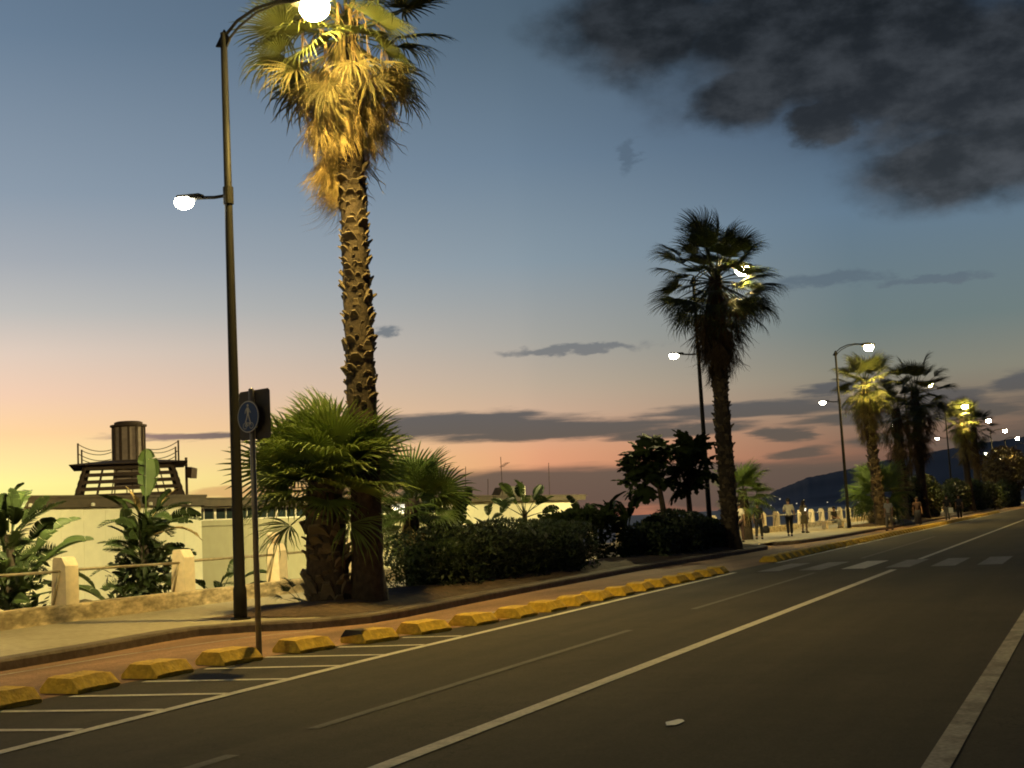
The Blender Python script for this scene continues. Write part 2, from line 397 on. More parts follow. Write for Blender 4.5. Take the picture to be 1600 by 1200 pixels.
EDGE = [(-7.2, -40), (-7.6, 4), (-7.79, 7.4), (-7.94, 10), (-8.12, 13.7), (-8.22, 20), (-8.30, 24), (-8.41, 33), (-8.5, 45), (-8.5, 900)]
ROW = [(-10.05, 0), (-10.05, 12.75), (-9.86, 14), (-9.58, 15.1), (-9.32, 16.3), (-9.06, 17.5), (-8.86, 18.7), (-8.78, 20), (-8.82, 31.7), (-8.9, 45), (-8.9, 900)]
KERB = [(-12.70, -40), (-12.75, 4), (-12.80, 12.17), (-12.90, 14.0), (-13.15, 15.8), (-13.12, 16.5), (-12.6, 17.05), (-11.62, 17.45), (-11.08, 18.4), (-11.05, 19.6), (-11.26, 21.9), (-11.50, 26.5), (-11.78, 33), (-11.68, 38), (-11.45, 45.5), (-11.5, 47.6), (-11.9, 48.8)]
KERB2 = [(-12.2, 52.2), (-11.5, 53.2), (-11.15, 58), (-11.15, 73), (-11.2, 110), (-11.2, 400)]
ys = [-40, 4, 9, 12.8, 14, 15.1, 16.3, 17.5, 18.7, 20, 24, 32, 45, 60, 100, 400]
poly = [(lerp_path(ROW, y) + (.1 if y < 33 else .36), y) for y in ys] + [(-13.6, 400), (-13.6, -40)]
sheet('cycle_lane', poly, .004, M['lane'], 'reddish cycle lane between yellow blocks and promenade kerb')
def stripe(name, pts, w, z, m_):
    b = MB(); P = [Vector((x, y, z)) for x, y in pts]
    vs = []
    for i, p in enumerate(P):
        d = (P[min(i + 1, len(P) - 1)] - P[max(i - 1, 0)]).normalized(); n = Vector((-d.y, d.x, 0)) * w / 2
        vs += [p + n, p - n]
    b.add(vs, [(2 * i, 2 * i + 1, 2 * i + 3, 2 * i + 2) for i in range(len(P) - 1)])
    return struct(b.build(name, m_))
def sub(path, y0, y1, step=2.0):
    out = []; y = y0
    while y < y1: out.append((lerp_path(path, y), y)); y += step
    return out + [(lerp_path(path, y1), y1)]
stripe('edge_line', sub(EDGE, -10, 31.2), .13, .008, M['paint'])
stripe('edge_line', sub(EDGE, 35.8, 300, 6), .13, .008, M['paint'])
stripe('centre_line', [(-4.42, -10), (-4.42, 9), (-4.46, 30.3)], .15, .008, M['paint'])
stripe('centre_line', [(-4.5, 35.2), (-4.45, 300)], .14, .008, M['paint'])
stripe('right_line', [(-1.02, -10), (-1.02, 28.5)], .16, .008, M['paint_thin'])
stripe('right_line', [(-1.02, 37), (-1.02, 300)], .17, .008, M['paint'])
stripe('old_lane_line', [(-5.75, 2), (-5.77, 7.6)], .12, .006, M['paint_faint'])
stripe('old_lane_line', [(-5.83, 8.7), (-5.97, 16.6)], .11, .006, M['paint_faint'])
stripe('old_lane_line', [(-6.1, 20), (-6.2, 30)], .11, .006, M['paint_faint'])
stripe('old_lane_line', [(-6.3, 37), (-6.5, 56)], .11, .006, M['paint_faint'])
stripe('lane_line', [(-12.3, 2), (-12.42, 11.8), (-12.40, 13.8), (-12.25, 14.9), (-12.0, 16.2), (-11.4, 17.15)], .07, .008, M['paint_thin'])
stripe('lane_line', [(-9.95, 17.6), (-9.72, 20.0), (-9.75, 26), (-9.85, 31)], .07, .008, M['paint_thin'])
for (a, c) in (((-9.0, 7.2), (-7.85, 7.35)), ((-9.3, 8.2), (-7.93, 8.40)), ((-9.7, 9.22), (-7.98, 9.47)), ((-9.75, 10.2), (-8.0, 10.50)), ((-9.77, 11.32), (-8.07, 11.58)), ((-9.80, 12.43), (-8.13, 12.72)), ((-9.78, 13.6), (-8.18, 13.80)), ((-9.4, 14.7), (-8.22, 14.92)), ((-9.1, 15.9), (-8.25, 16.05))):
    stripe('hatch_line', [a, c], .11, .008, M['paint'])
for i in range(7):
    x0 = -7.85 + i * 1.02
    xs = M['paint'] if i in (2,) else M['paint_cross']
    b = MB(); b.add([(x0, 31.2, .01), (x0 + .55, 31.2, .01), (x0 + .55, 35.0, .01), (x0, 35.0, .01)], [(0, 1, 2, 3)])
    struct(b.build('crosswalk_stripe', xs))
# worn white paint patch in the near lane
b = MB(); rr = random.Random(3); pp = []
for k in range(14):
    a = 2 * math.pi * k / 14; q = rr.uniform(.75, 1.05); pp.append((-3.03 + .07 * q * math.cos(a), 9.28 + .15 * q * math.sin(a), .009))
b.add(pp, [tuple(range(14))])
struct(b.build('paint_patch', M['frame']), 'small ragged white patch of paint on the dark lane')

# promenade slab and kerbs
pro = [(x - .28, y) for x, y in KERB] + [(x - .28, y) for x, y in KERB2] + [(-17.4, 400), (-17.4, -40)]
sheet('promenade', pro, .15, M['promenade'])
def kerb_strip(path, closed_end=False):
    b = MB(); P = [Vector((x, y, 0)) for x, y in path]; vs = []; fs = []
    prof = [(0.0, -.01), (0.0, .115), (-.025, .15), (-.28, .158), (-.30, .05)]
    n = len(prof)
    for i, p in enumerate(P):
        d = (P[min(i + 1, len(P) - 1)] - P[max(i - 1, 0)]).normalized(); nn = Vector((d.y, -d.x, 0))
        for (o, z) in prof: vs.append(p + nn * o + Vector((0, 0, z)))
    for i in range(len(P) - 1):
        for k in range(n - 1): fs.append((i * n + k, (i + 1) * n + k, (i + 1) * n + k + 1, i * n + k + 1))
    fs.append(tuple(range(n))); fs.append(tuple(range(len(vs) - 1, len(vs) - n - 1, -1)))
    b.add(vs, fs)
    return struct(b.build('kerb', M['kerb']))
kerb_strip(KERB); kerb_strip(KERB2)
def soil(path, back, y0, y1):
    rr = random.Random(int(y0)); b = MB(); vs = []; n = 9; rows = []
    y = y0
    while y < y1:
        xa = lerp_path(path, y) - .31; xb = back + rr.uniform(-.12, .12)
        row = []
        for k in range(n):
            t = k / (n - 1); z = .162 + .16 * math.sin(math.pi * t) ** .7 * min(1, (y - y0) / .8, (y1 - y) / .8) + rr.uniform(-.012, .03) * (0 < k < n - 1)
            row.append((xa + (xb - xa) * t, y, z))
        rows.append(row); y += .45
    for r in rows: vs += r
    fs = [(i * n + k, i * n + k + 1, (i + 1) * n + k + 1, (i + 1) * n + k) for i in range(len(rows) - 1) for k in range(n - 1)]
    b.add(vs, fs)
    return struct(b.build('planter_soil', M['soil'], None, True))
soil(KERB, -14.2, 18.0, 48.2); soil(KERB2, -14.0, 77.0, 190)

# ------------------------------------------------------------------ hills and town lights
def ridge(name, pts, depth, z_sea=-1.7):
    """ridge line points (azimuth deg, elevation deg, distance) -> a solid ridge with front and back slopes"""
    rr = random.Random(5); b = MB(); rows = []
    fine = []
    for (a0, e0, d0), (a1, e1, d1) in zip(pts, pts[1:]):
        for k in range(10):
            t = k / 10; fine.append((a0 + (a1 - a0) * t, e0 + (e1 - e0) * t + rr.uniform(-.015, .02), d0 + (d1 - d0) * t))
    fine.append(pts[-1])
    for (a, e, d) in fine:
        ux, uy = math.sin(R(a)), math.cos(R(a)); h = max(2.0, d * math.tan(R(e)) + CAM_H)
        row = []
        for t, q in ((0, -depth), (.35, -depth * .55), (.72, -depth * .22), (1, 0), (.6, depth * .4), (0, depth)):
            row.append((ux * (d + q), uy * (d + q), z_sea + (h - z_sea) * t * (rr.uniform(.995, 1.004) if 0 < t < 1 else 1)))
        rows.append(row)
    n = 6; vs = [q for r in rows for q in r]
    fs = [(i * n + k, i * n + k + 1, (i + 1) * n + k + 1, (i + 1) * n + k) for i in range(len(rows) - 1) for k in range(n - 1)]
    b.add(vs, fs); return struct(b.build(name, M['hill'], None, True))
ridge('hills', [(-15.6, .02, 4200), (-14, .3, 4200), (-13, .75, 4200), (-11.7, 1.2, 4200), (-10.3, 1.4, 4200), (-8.7, 1.72, 4200), (-7, 1.9, 4200), (-5, 2.2, 4200), (-3.4, 2.3, 4200), (-1, 2.6, 4100), (3, 2.5, 4000), (10, 2.0, 3900), (25, 1.4, 3800), (45, 1.0, 3800)], 700)
b = MB(); rr = random.Random(11)
for (a, e, s) in [(-12.9, .35, 1.0), (-12.2, .12, .8), (-10.9, .1, .7), (-9.6, .05, 1.3), (-6.05, .45, 1.6), (-5.9, .45, 1.3), (-5.7, .5, 1.8), (-5.45, .45, 1.2), (-17.75, .02, 2.2), (-17.6, .02, 1.6), (-8.2, .2, .9), (-4.9, .6, 1.1), (-3.2, .35, 1.6), (-2.9, .3, 1.4), (-2.6, .33, 1.6), (-13.3, .1, .7)]:
    d = 3300; c = (math.sin(R(a)) * d, math.cos(R(a)) * d, CAM_H + d * math.tan(R(e)))
    b.lathe([(.3 * s, -1.4 * s), (1.4 * s, -.5 * s), (1.4 * s, .5 * s), (.3 * s, 1.4 * s)], 6, c)
stuff(b.build('town_lights', M['town']))

# ------------------------------------------------------------------ street lamps
LX = -13.3
def spot(name, parent, loc, direction, power, col, size, blend, rad):
    ld = bpy.data.lights.new(name, 'SPOT'); ld.energy = power; ld.color = col; ld.spot_size = R(size); ld.spot_blend = blend; ld.shadow_soft_size = rad
    o = bpy.data.objects.new(name, ld); COL.objects.link(o); o.parent = parent
    q = Vector(direction).to_track_quat('-Z', 'Y')
    o.location = loc; o.rotation_euler = q.to_euler()
    return o
P_UP, P_LOW, P_SIDE = 4500, 19000, 5400
def make_lamp():
    t = empty('street_lamp')
    b = MB(); b.lathe([(.115, 0), (.115, .5), (.098, .55), (.088, 3.2), (.07, 6.9), (.058, 10.2)], 14); b.build('pole', M['pole'], t, True)
    b = MB(); b.lathe([(.17, .0), (.17, .025), (.12, .03)], 14); b.build('base_plate', M['pole'], t)
    b = MB()
    b.tube([(0, 0, 10.12), (.3, 0, 10.36), (.7, 0, 10.50), (1.15, 0, 10.53), (1.62, 0, 10.46)], .028, 8)
    b.tube([(0, 0, 9.98), (.34, 0, 10.25), (.72, 0, 10.42), (1.15, 0, 10.48), (1.62, 0, 10.44)], .022, 8)
    b.prism([(-.17, -.02, 9.98), (.05, -.02, 9.92), (.14, -.02, 10.06), (.02, -.02, 10.26)], (0, .04, 0))
    b.build('road_arm', M['pole'], t)
    h = MB(); h.prism([(1.5, -.13, 10.36), (2.2, -.16, 10.34), (2.26, -.1, 10.42), (1.9, -.1, 10.52), (1.5, -.08, 10.5)], (0, .26, 0))
    hd = h.build('lamp_head', M['pole'], t)
    def bowl(r, d, a1):
        n = 10; return [(max(.012, r * math.cos(R(-90 + (a1 + 90) * i / n))), d * math.sin(R(-90 + (a1 + 90) * i / n))) for i in range(n + 1)]
    e = MB(); prof = bowl(.24, .22, 28)[::-1]
    e.lathe(prof[::-1], 16, (0, 0, 0)); ln = e.build('lens', M['lens_warm'], hd, True, (1.9, 0, 10.24)); ln.scale = (1.1, .95, 1)
    b = MB(); b.tube([(0, 0, 7.28), (-.3, 0, 7.285), (-.62, 0, 7.33)], .03, 8)
    b.lathe([(.09, 7.12), (.09, 7.42)], 12); b.build('promenade_arm', M['pole'], t)
    h = MB(); h.prism([(-.52, -.07, 7.30), (-1.08, -.09, 7.36), (-1.06, -.07, 7.43), (-.6, -.05, 7.40)], (0, .14, 0))
    hd = h.build('lamp_head', M['pole'], t)
    e = MB(); prof = bowl(.16, .14, 20)[::-1]
    e.lathe(prof[::-1], 14); ln = e.build('lens', M['lens_white'], hd, True, (-.95, 0, 7.31)); ln.scale = (1.15, .95, 1)
    spot('road_light', t, (1.9, 0, 9.94), (.06, 0, -1), P_UP, (1.0, .68, .17), 124, 1.0, .12)
    spot('promenade_light', t, (-1.16, 0, 7.2), (-1, 0, -.27), P_LOW, (1.0, .82, .33), 112, 1.0, .1)
    for q in (-1, 1): spot('promenade_side_light', t, (-.95, .12 * q, 7.18), (-.38, q, -.52), P_SIDE, (1.0, .82, .36), 86, 1.0, .08)
    return t
lamp = make_lamp()
lamp_y = [17.83, 46.4, 74.9, 103.4, 131.9, 160.4, 188.9, 217.4, 246, -10.7]
lamp_lab = ['tall grey double-armed street lamp beside the blue sign post, nearest of all', 'double-armed street lamp partly hidden behind the second tall palm', 'double-armed street lamp standing clear on the promenade beside the bench',
            'street lamp almost hidden behind the two dark palms', 'slim distant street lamp just right of the dark palms', 'distant street lamp behind the small palm with glowing crown', 'distant street lamp to the right of the small glowing palm',
            'far street lamp above the brownish tree at the right edge', 'farthest street lamp, a small glowing dot at the right edge', 'street lamp behind the camera beside the road']
for i, y in enumerate(lamp_y):
    o = lamp if i == 0 else copy_tree(lamp)
    o.location = (LX, y, .15); tag(o, lamp_lab[i], 'street lamp', 'street lamps along the promenade')

# ------------------------------------------------------------------ palms
def fan_mesh(name, pet, rad, nseg, spread, droop, fold, seed, m_, ragged=.0, width=1.0, sag=.12):
    rr = random.Random(seed); b = MB()
    # petiole: flat tapering strip with a keel
    st = 5; pv = []
    for i in range(st + 1):
        t = i / st; w = .032 * (1 - .45 * t); z = -sag * pet * t * t
        pv += [(pet * t, -w, z), (pet * t, 0, z - w * .8), (pet * t, w, z), (pet * t, 0, z + .006)]
    fs = []
    for i in range(st):
        for k in range(4): fs.append((i * 4 + k, i * 4 + (k + 1) % 4, i * 4 + 4 + (k + 1) % 4, i * 4 + 4 + k))
    b.add(pv, fs)
    o = Vector((pet, 0, -sag * pet)); da = R(spread) / nseg
    for i in range(nseg):
        a = -R(spread) / 2 + da * (i + .5) + rr.uniform(-.25, .25) * da * ragged * 4
        L_ = rad * (.70 + .30 * math.cos(a * .62)) * rr.uniform(.88 - ragged * .3, 1.05)
        dr = droop * rr.uniform(.6, 1.4) * (1 + ragged * rr.uniform(-.5, 1.5))
        d = Vector((math.cos(a), math.sin(a), 0)); nrm = Vector((-math.sin(a), math.cos(a), 0))
        vs = []
        for (t, wf) in ((.03, .10), (.42, 1.0), (.68, .72), (.86, .42), (1.0, .04)):
            r = L_ * t; w = math.tan(da / 2) * L_ * .42 * 1.04 * wf * width
            tt = max(0, (t - .36) / .64)
            z = fold * abs(math.sin(a)) * r - dr * L_ * tt * tt
            sh = 1 - .35 * dr * tt * tt
            p = o + d * (r * sh) + Vector((0, 0, z)) + nrm * (ragged * rr.uniform(-.06, .06) * L_ * tt)
            k = w * .55
            vs += [p - nrm * w, p + Vector((0, 0, k)), p + nrm * w]
        fs = []
        for q in range(4):
            fs += [(q * 3, q * 3 + 1, q * 3 + 4, q * 3 + 3), (q * 3 + 1, q * 3 + 2, q * 3 + 5, q * 3 + 4)]
        b.add(vs, fs)
    return b.mesh(name, m_)
def frond_set(mg, mo, md, pet, rad, tag_, wide=230):
    G = [fan_mesh('frond', pet, rad, 34, wide, .18, .10, 1, mg), fan_mesh('frond', pet * 1.05, rad, 32, wide - 10, .34, .16, 2, mg, .08), fan_mesh('frond', pet * .9, rad * .95, 32, wide + 10, .26, .05, 3, mg, .05)]
    O = [fan_mesh('frond', pet, rad * .95, 26, 160, .30, .25, 4, mo, .45, .8), fan_mesh('frond', pet * .9, rad, 24, 130, .38, .4, 5, mo, .5, .8), fan_mesh('frond', pet * 1.1, rad * .8, 20, 190, .25, .1, 9, mo, .6, .7)]
    D = [fan_mesh('dead_frond', pet * .8, rad * 1.0, 30, 62, .16, .5, 6, md, .7, 1.2), fan_mesh('dead_frond', pet * .9, rad * .9, 26, 46, .25, .9, 7, md, .9, 1.4), fan_mesh('dead_frond', pet * .7, rad * 1.1, 32, 85, .3, .35, 8, md, .8, 1.0)]
    return G, O, D
FS_LIT = frond_set(M['frond'], M['frond_olive'], M['frond_dead'], .95, 1.0, 'lit')
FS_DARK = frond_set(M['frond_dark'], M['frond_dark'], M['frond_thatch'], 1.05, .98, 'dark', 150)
FS_GLOW = frond_set(M['frond'], M['frond_lime'], M['frond_olive'], .95, 1.0, 'glow')
def aim(dirv, roll, loc, s):
    x = Vector(dirv).normalized(); up = Vector((0, 0, 1))
    if abs(x.z) > .98: up = Vector((1, 0, 0))
    y = up.cross(x).normalized(); z = x.cross(y)
    m_ = Matrix((x, y, z)).transposed() @ Matrix.Rotation(roll, 3, 'X')
    return Matrix.Translation(loc) @ m_.to_4x4() @ Matrix.Diagonal((s, s, s, 1))
def stub_mesh(name='leaf_stub'):
    b = MB()
    # a cut leaf base: clasping wedge that splits away from the trunk and points up
    b.add([(0, -.085, -.10), (0, .085, -.10), (.035, -.07, -.02), (.035, .07, -.02), (.095, -.035, .075), (.095, .035, .075), (.075, -.04, .10), (.075, .04, .10), (.0, -.06, .03), (.0, .06, .03)],
          [(0, 1, 3, 2), (2, 3, 5, 4), (4, 5, 7, 6), (6, 7, 9, 8), (0, 2, 8), (1, 9, 3), (2, 4, 6, 8), (3, 9, 7, 5)])
    return b.mesh(name, M['stub'])
STUB = stub_mesh()
def trunk_mesh(H, r0, r1, lean, seed, flare=1.35):
    rr = random.Random(seed); b = MB(); vs = []; n = 18; st = max(10, int(H / .22))
    ph = [rr.uniform(0, 6.28) for _ in range(4)]
    pts = []
    for i in range(st + 1):
        t = i / st; z = H * t; r = r0 + (r1 - r0) * min(1, t * 1.15)
        r *= 1 + (flare - 1) * max(0, 1 - z / .9) ** 2
        cx = lean[0] * t + .06 * math.sin(t * 3 + ph[0]); cy = lean[1] * t
        pts.append((cx, cy, z))
        for k in range(n):
            a = 2 * math.pi * k / n; q = r * (1 + .05 * math.sin(3 * a + ph[1] + z) + rr.uniform(-.045, .045) + (.03 if i % 2 else -.02))
            vs.append((cx + q * math.cos(a), cy + q * math.sin(a), z - (.1 if i == 0 else 0)))
    fs = [(i * n + k, i * n + (k + 1) % n, (i + 1) * n + (k + 1) % n, (i + 1) * n + k) for i in range(st) for k in range(n)]
    fs.append(tuple(st * n + k for k in range(n)))
    b.add(vs, fs)
    return b.mesh('trunk', M['bark'], True), pts, (lambda z: r0 + (r1 - r0) * min(1, z / H * 1.15))
def palm(label, loc, H, r0, r1, fs, ngreen, nolive, ndead, s, group, seed, lean=(0, 0), skirt=1.7, stubs=None, stub_parts=True, e_hi=82, e_lo=-25, skirt_side=None, flare=1.35, name='fan_palm', extra=(), stalks=0):
    rr = random.Random(seed); t = empty(name, loc); G, O, D = fs
    me, pts, rf = trunk_mesh(H, r0, r1, lean, seed, flare); link('trunk', me, t)
    def at(z):
        u = max(0, min(1, z / H)) * (len(pts) - 1); i = min(int(u), len(pts) - 2); q = u - i
        return Vector(pts[i]).lerp(Vector(pts[i + 1]), q)
    top = Vector(pts[-1])
    def dirv(az, e): return Vector((math.cos(az) * math.cos(e), math.sin(az) * math.cos(e), math.sin(e)))
    ga = 2.39996; a0 = rr.uniform(0, 6.28)
    for i in range(ngreen):
        u = i / max(1, ngreen - 1); e = R(e_hi + (e_lo - e_hi) * u ** .85 + rr.uniform(-9, 9)); az = a0 + ga * i + rr.uniform(-.2, .2)
        d = dirv(az, e); p = top + Vector((math.cos(az), math.sin(az), 0)) * r1 * .5 + Vector((0, 0, .1 - .45 * u))
        link('frond', rr.choice(G), t, None, aim(d, rr.uniform(-.45, .45), p, s * rr.uniform(.85, 1.12)))
    for i in range(nolive):
        e = R(rr.uniform(-72, -15)); az = a0 + 1 + ga * i + rr.uniform(-.3, .3)
        d = dirv(az, e); p = top + Vector((math.cos(az), math.sin(az), 0)) * r1 * .7 + Vector((0, 0, -.2 - rr.random() * .5))
        link('frond', rr.choice(O), t, None, aim(d, rr.uniform(-.6, .6), p, s * rr.uniform(.85, 1.1)))
    for i in range(ndead):
        u = (i + .5) / max(1, ndead); z = H - .25 - skirt * u; az = a0 + 2 + ga * i + rr.uniform(-.3, .3)
        if skirt_side is not None and u > .55: az = skirt_side + rr.uniform(-1.1, 1.1)
        e = R(-58 - 27 * u + rr.uniform(-9, 8)); c = at(z)
        d = dirv(az, max(e, R(-88))); p = c + Vector((math.cos(az), math.sin(az), 0)) * rf(z) * 1.0
        link('dead_frond', rr.choice(D), t, None, aim(d, rr.uniform(-.8, .8), p, s * rr.uniform(.75, 1.1)))
    for (az, e, roll, q) in extra:
        d = dirv(R(az), R(e)); link('frond', rr.choice(G[:1] + G[2:]), t, None, aim(d, R(roll), top + Vector((math.cos(R(az)), math.sin(R(az)), 0)) * r1 * .5, s * q))
    for i in range(stalks):
        az = rr.uniform(0, 6.28) if i % 3 else -1.2 + rr.uniform(-.7, .7); b = MB(); arc = []; L_ = rr.uniform(1.3, 2.3)
        for k in range(8):
            u = k / 7; r = .12 + .75 * min(1, u * 2.2) * rr.uniform(.9, 1.05); arc.append(top + Vector((math.cos(az + .15 * u) * r, math.sin(az + .15 * u) * r, .15 + .25 * math.sin(u * 3) - L_ * u * u)))
        b.tube(arc, [.018 * (1 - .75 * k / 7) for k in range(8)], 5, False)
        for k in range(3, 8):
            for q in range(3):
                p = arc[k]; e_ = p + Vector((rr.uniform(-.12, .12), rr.uniform(-.12, .12), -rr.uniform(.15, .35))); b.tube([p, p.lerp(e_, .5) + Vector((0, 0, .02)), e_], [.008, .007, .003], 3, False)
        b.build('flower_stalk', M['leaf_dry'], t)
    if stubs:
        z0, z1, dz, per, sc = stubs; mtx = []
        z = z0; k = 0
        while z < z1:
            for j in range(per):
                az = 2 * math.pi * (j + .5 * (k % 2)) / per + rr.uniform(-.22, .22); zz = z + rr.uniform(-.075, .075); c = at(zz)
                if rr.random() < .2: continue
                r = rf(zz) * .98
                mt = Matrix.Translation(c + Vector((math.cos(az) * r, math.sin(az) * r, 0))) @ Matrix.Rotation(az, 4, 'Z') @ Matrix.Rotation(rr.uniform(-.25, .3), 4, 'Y')
                q = sc * rr.choice((rr.uniform(.5, .9), rr.uniform(.8, 1.5))); mtx.append(mt @ Matrix.Diagonal((q * rr.uniform(.7, 1.4), q * rr.uniform(.9, 1.8), q * rr.uniform(.7, 1.1), 1)))
            z += dz; k += 1
        if stub_parts:
            for m_ in mtx[:300]: link('leaf_stub', STUB, t, None, m_)
        else:
            b = MB()
            for m_ in mtx: b.add([m_ @ v.co for v in STUB.vertices], [tuple(p.vertices) for p in STUB.polygons])
            stuff(b.build('leaf_stubs', M['stub'], t))
    return tag(t, label, 'palm tree', group)
GP = 'tall fan palms along the promenade'
palm('tall fan palm with lamplit shaggy skirt, rising behind the small fan palm', (-12.2, 20.05, .18), 10.85, .29, .225, FS_LIT, 36, 30, 92, 1.06, GP, 21, (.06, .05), 1.95, (3.7, 8.3, .105, 8, .68), True, skirt_side=2.9, stalks=16)
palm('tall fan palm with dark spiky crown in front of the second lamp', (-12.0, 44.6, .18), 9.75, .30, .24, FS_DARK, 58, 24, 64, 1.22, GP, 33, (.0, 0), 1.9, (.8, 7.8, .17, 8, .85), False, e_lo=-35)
palm('fan palm with yellow lamplit crown beside the third lamp post', (-11.95, 77.6, .15), 8.5, .30, .24, FS_GLOW, 32, 24, 60, 1.12, GP, 47, (-.2, 0), 2.2, (.6, 6.4, .25, 7, 1.1), False)
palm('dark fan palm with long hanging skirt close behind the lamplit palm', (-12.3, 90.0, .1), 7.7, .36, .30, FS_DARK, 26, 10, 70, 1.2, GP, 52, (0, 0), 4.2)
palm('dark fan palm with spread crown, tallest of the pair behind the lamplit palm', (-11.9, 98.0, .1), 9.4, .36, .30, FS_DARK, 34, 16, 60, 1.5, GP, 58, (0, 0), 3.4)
palm('small distant fan palm with glowing crown right of the dark palms', (-11.8, 134, .1), 9.2, .34, .28, FS_GLOW, 28, 18, 50, 1.25, GP, 63, (-.2, 0), 3.0)
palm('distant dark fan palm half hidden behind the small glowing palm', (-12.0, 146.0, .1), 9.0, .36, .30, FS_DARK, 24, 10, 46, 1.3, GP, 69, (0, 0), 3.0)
GS = 'young low fan palms'
M['frond_fresh'] = mat('frond_fresh', (.115, .165, .032), .5, .3, 3, .1, 60, (.06, .095, .018), 1.0, trans=.25)
FS_YOUNG = frond_set(M['frond_fresh'], M['frond_fresh'], M['frond_dead'], .62, 1.12, 'young')
palm('low bushy fan palm with thick scarred trunk right of the sign', (-12.75, 19.75, .17), 2.45, .40, .30, FS_YOUNG, 46, 2, 0, .95, GS, 75, (0, 0), .3, (.1, 2.5, .15, 10, 1.0), True, 84, -16, None, 1.05, 'young_fan_palm', [(123, 74, 0, 1.05), (95, 62, 10, 1.0), (150, 60, -10, 1.05), (200, 38, 60, 1.1), (212, 12, 70, 1.1), (40, 45, -60, 1.0), (20, 20, -65, 1.0), (122, 84, 0, 1.05)])
palm('small young fan palm at the left end of the clipped hedge', (-13.6, 24.46, .2), 1.95, .2, .16, FS_YOUNG, 22, 6, 4, .72, GS, 81, (0, 0), .4, None, False, 84, -20, None, 1.1, 'young_fan_palm', [(123, 78, 0, 1.3), (80, 60, 0, 1.2), (25, 15, -60, 1.3)])
palm('young fan palm peeping out right of the second tall palm trunk', (-14.9, 57.8, .15), 2.3, .24, .2, FS_YOUNG, 20, 6, 4, .95, GS, 87, (0, 0), .4, None, False, 80, -30, None, 1.1, 'young_fan_palm')
palm('stout young fan palm at the foot of the third lamp post', (-12.5, 80.6, .2), 2.0, .5, .42, FS_YOUNG, 26, 8, 8, 1.35, GS, 93, (0, 0), .5, None, False, 84, -25, None, 1.1, 'young_fan_palm')
# offshoot of dead leaves at the foot of the low palm
t = empty('palm_offshoot', (-13.75, 20.35, .2))
for i, (az, e) in enumerate(((2.7, -10), (3.4, 25), (2.2, 15), (4.0, 50), (3.0, 60))):
    link('frond', FS_DARK[0][i % 3], t, None, aim((math.cos(az) * math.cos(R(e)), math.sin(az) * math.cos(R(e)), math.sin(R(e))), .3, (0, 0, 0), .36))
tag(t, 'small dark palm offshoot on the pavement left of the thick trunk', 'plant')

# ------------------------------------------------------------------ leaf masses
def leaf_cloud(blobs, n, size, seed, shell=.35):
    rr = random.Random(seed); b = MB(); vs = []; fs = []
    wts = [bl[3] * bl[4] + bl[3] * bl[5] + bl[4] * bl[5] for bl in blobs]
    for i in range(n):
        cx, cy, cz, rx, ry, rz, pw = rr.choices(blobs, wts)[0]
        d = Vector((rr.gauss(0, 1), rr.gauss(0, 1), rr.gauss(0, 1))).normalized()
        # superellipsoid: pw 1 = round, small = boxy
        k = (abs(d.x) ** (2 / pw) + abs(d.y) ** (2 / pw) + abs(d.z) ** (2 / pw)) ** (-pw / 2)
        q = k * (1 - shell * rr.random() ** 1.6) * (1 + .07 * math.sin(5 * d.x + cx) * math.cos(4 * d.y + 3 * d.z))
        p = Vector((cx + d.x * rx * q, cy + d.y * ry * q, cz + d.z * rz * q))
        s = size * rr.uniform(.55, 1.35)
        a = Vector((rr.gauss(0, 1), rr.gauss(0, 1), rr.gauss(.2, .8))).normalized() + d * .6; a.normalize()
        c = a.cross(Vector((rr.gauss(0, 1), rr.gauss(0, 1), rr.gauss(0, 1)))).normalized()
        nn = a.cross(c)
        o = len(vs)
        vs += [p - a * s, p + c * s * .42 + nn * s * .1, p + a * s, p - c * s * .42 + nn * s * .1]
        fs += [(o, o + 1, o + 2, o + 3)]
    b.add(vs, fs); return b
def core_blob(blobs, f=.72):
    b = MB()
    for (cx, cy, cz, rx, ry, rz, pw) in blobs:
        prof = []; st, n = 6, 12; vs = []; fs = []
        for i in range(st + 1):
            ph = -math.pi / 2 + math.pi * i / st
            for k in range(n):
                a = 2 * math.pi * k / n; d = Vector((math.cos(ph) * math.cos(a), math.cos(ph) * math.sin(a), math.sin(ph)))
                q = f * (abs(d.x) ** (2 / pw) + abs(d.y) ** (2 / pw) + abs(d.z) ** (2 / pw) + 1e-9) ** (-pw / 2)
                vs.append((cx + d.x * rx * q, cy + d.y * ry * q, cz + d.z * rz * q))
        fs = [(i * n + k, i * n + (k + 1) % n, (i + 1) * n + (k + 1) % n, (i + 1) * n + k) for i in range(st) for k in range(n)]
        b.add(vs, fs)
    return b
def bush(name, label, blobs, n, size, m_, seed, cat='bush', core=True, group=None):
    t = empty(name, (blobs[0][0], blobs[0][1], .15)); off = Vector(t.location)
    loc = [(c[0] - off.x, c[1] - off.y, c[2] - off.z) + tuple(c[3:]) for c in blobs]
    stuff(leaf_cloud(loc, n, size, seed).build('foliage', m_, t))
    if core: core_blob(loc).build('branch_core', M['leaf_dark'], t, True)
    return tag(t, label, cat, group)
bush('hedge', 'long dark clipped hedge between the low palms and the hanging leaves', [(-13.0, 25.0, .73, .85, 2.1, .79, .42), (-13.0, 28.2, .76, .88, 2.6, .82, .4), (-13.0, 30.7, .72, .85, 1.7, .79, .45)], 22000, .052, M['leaf_hedge'], 101, 'hedge')
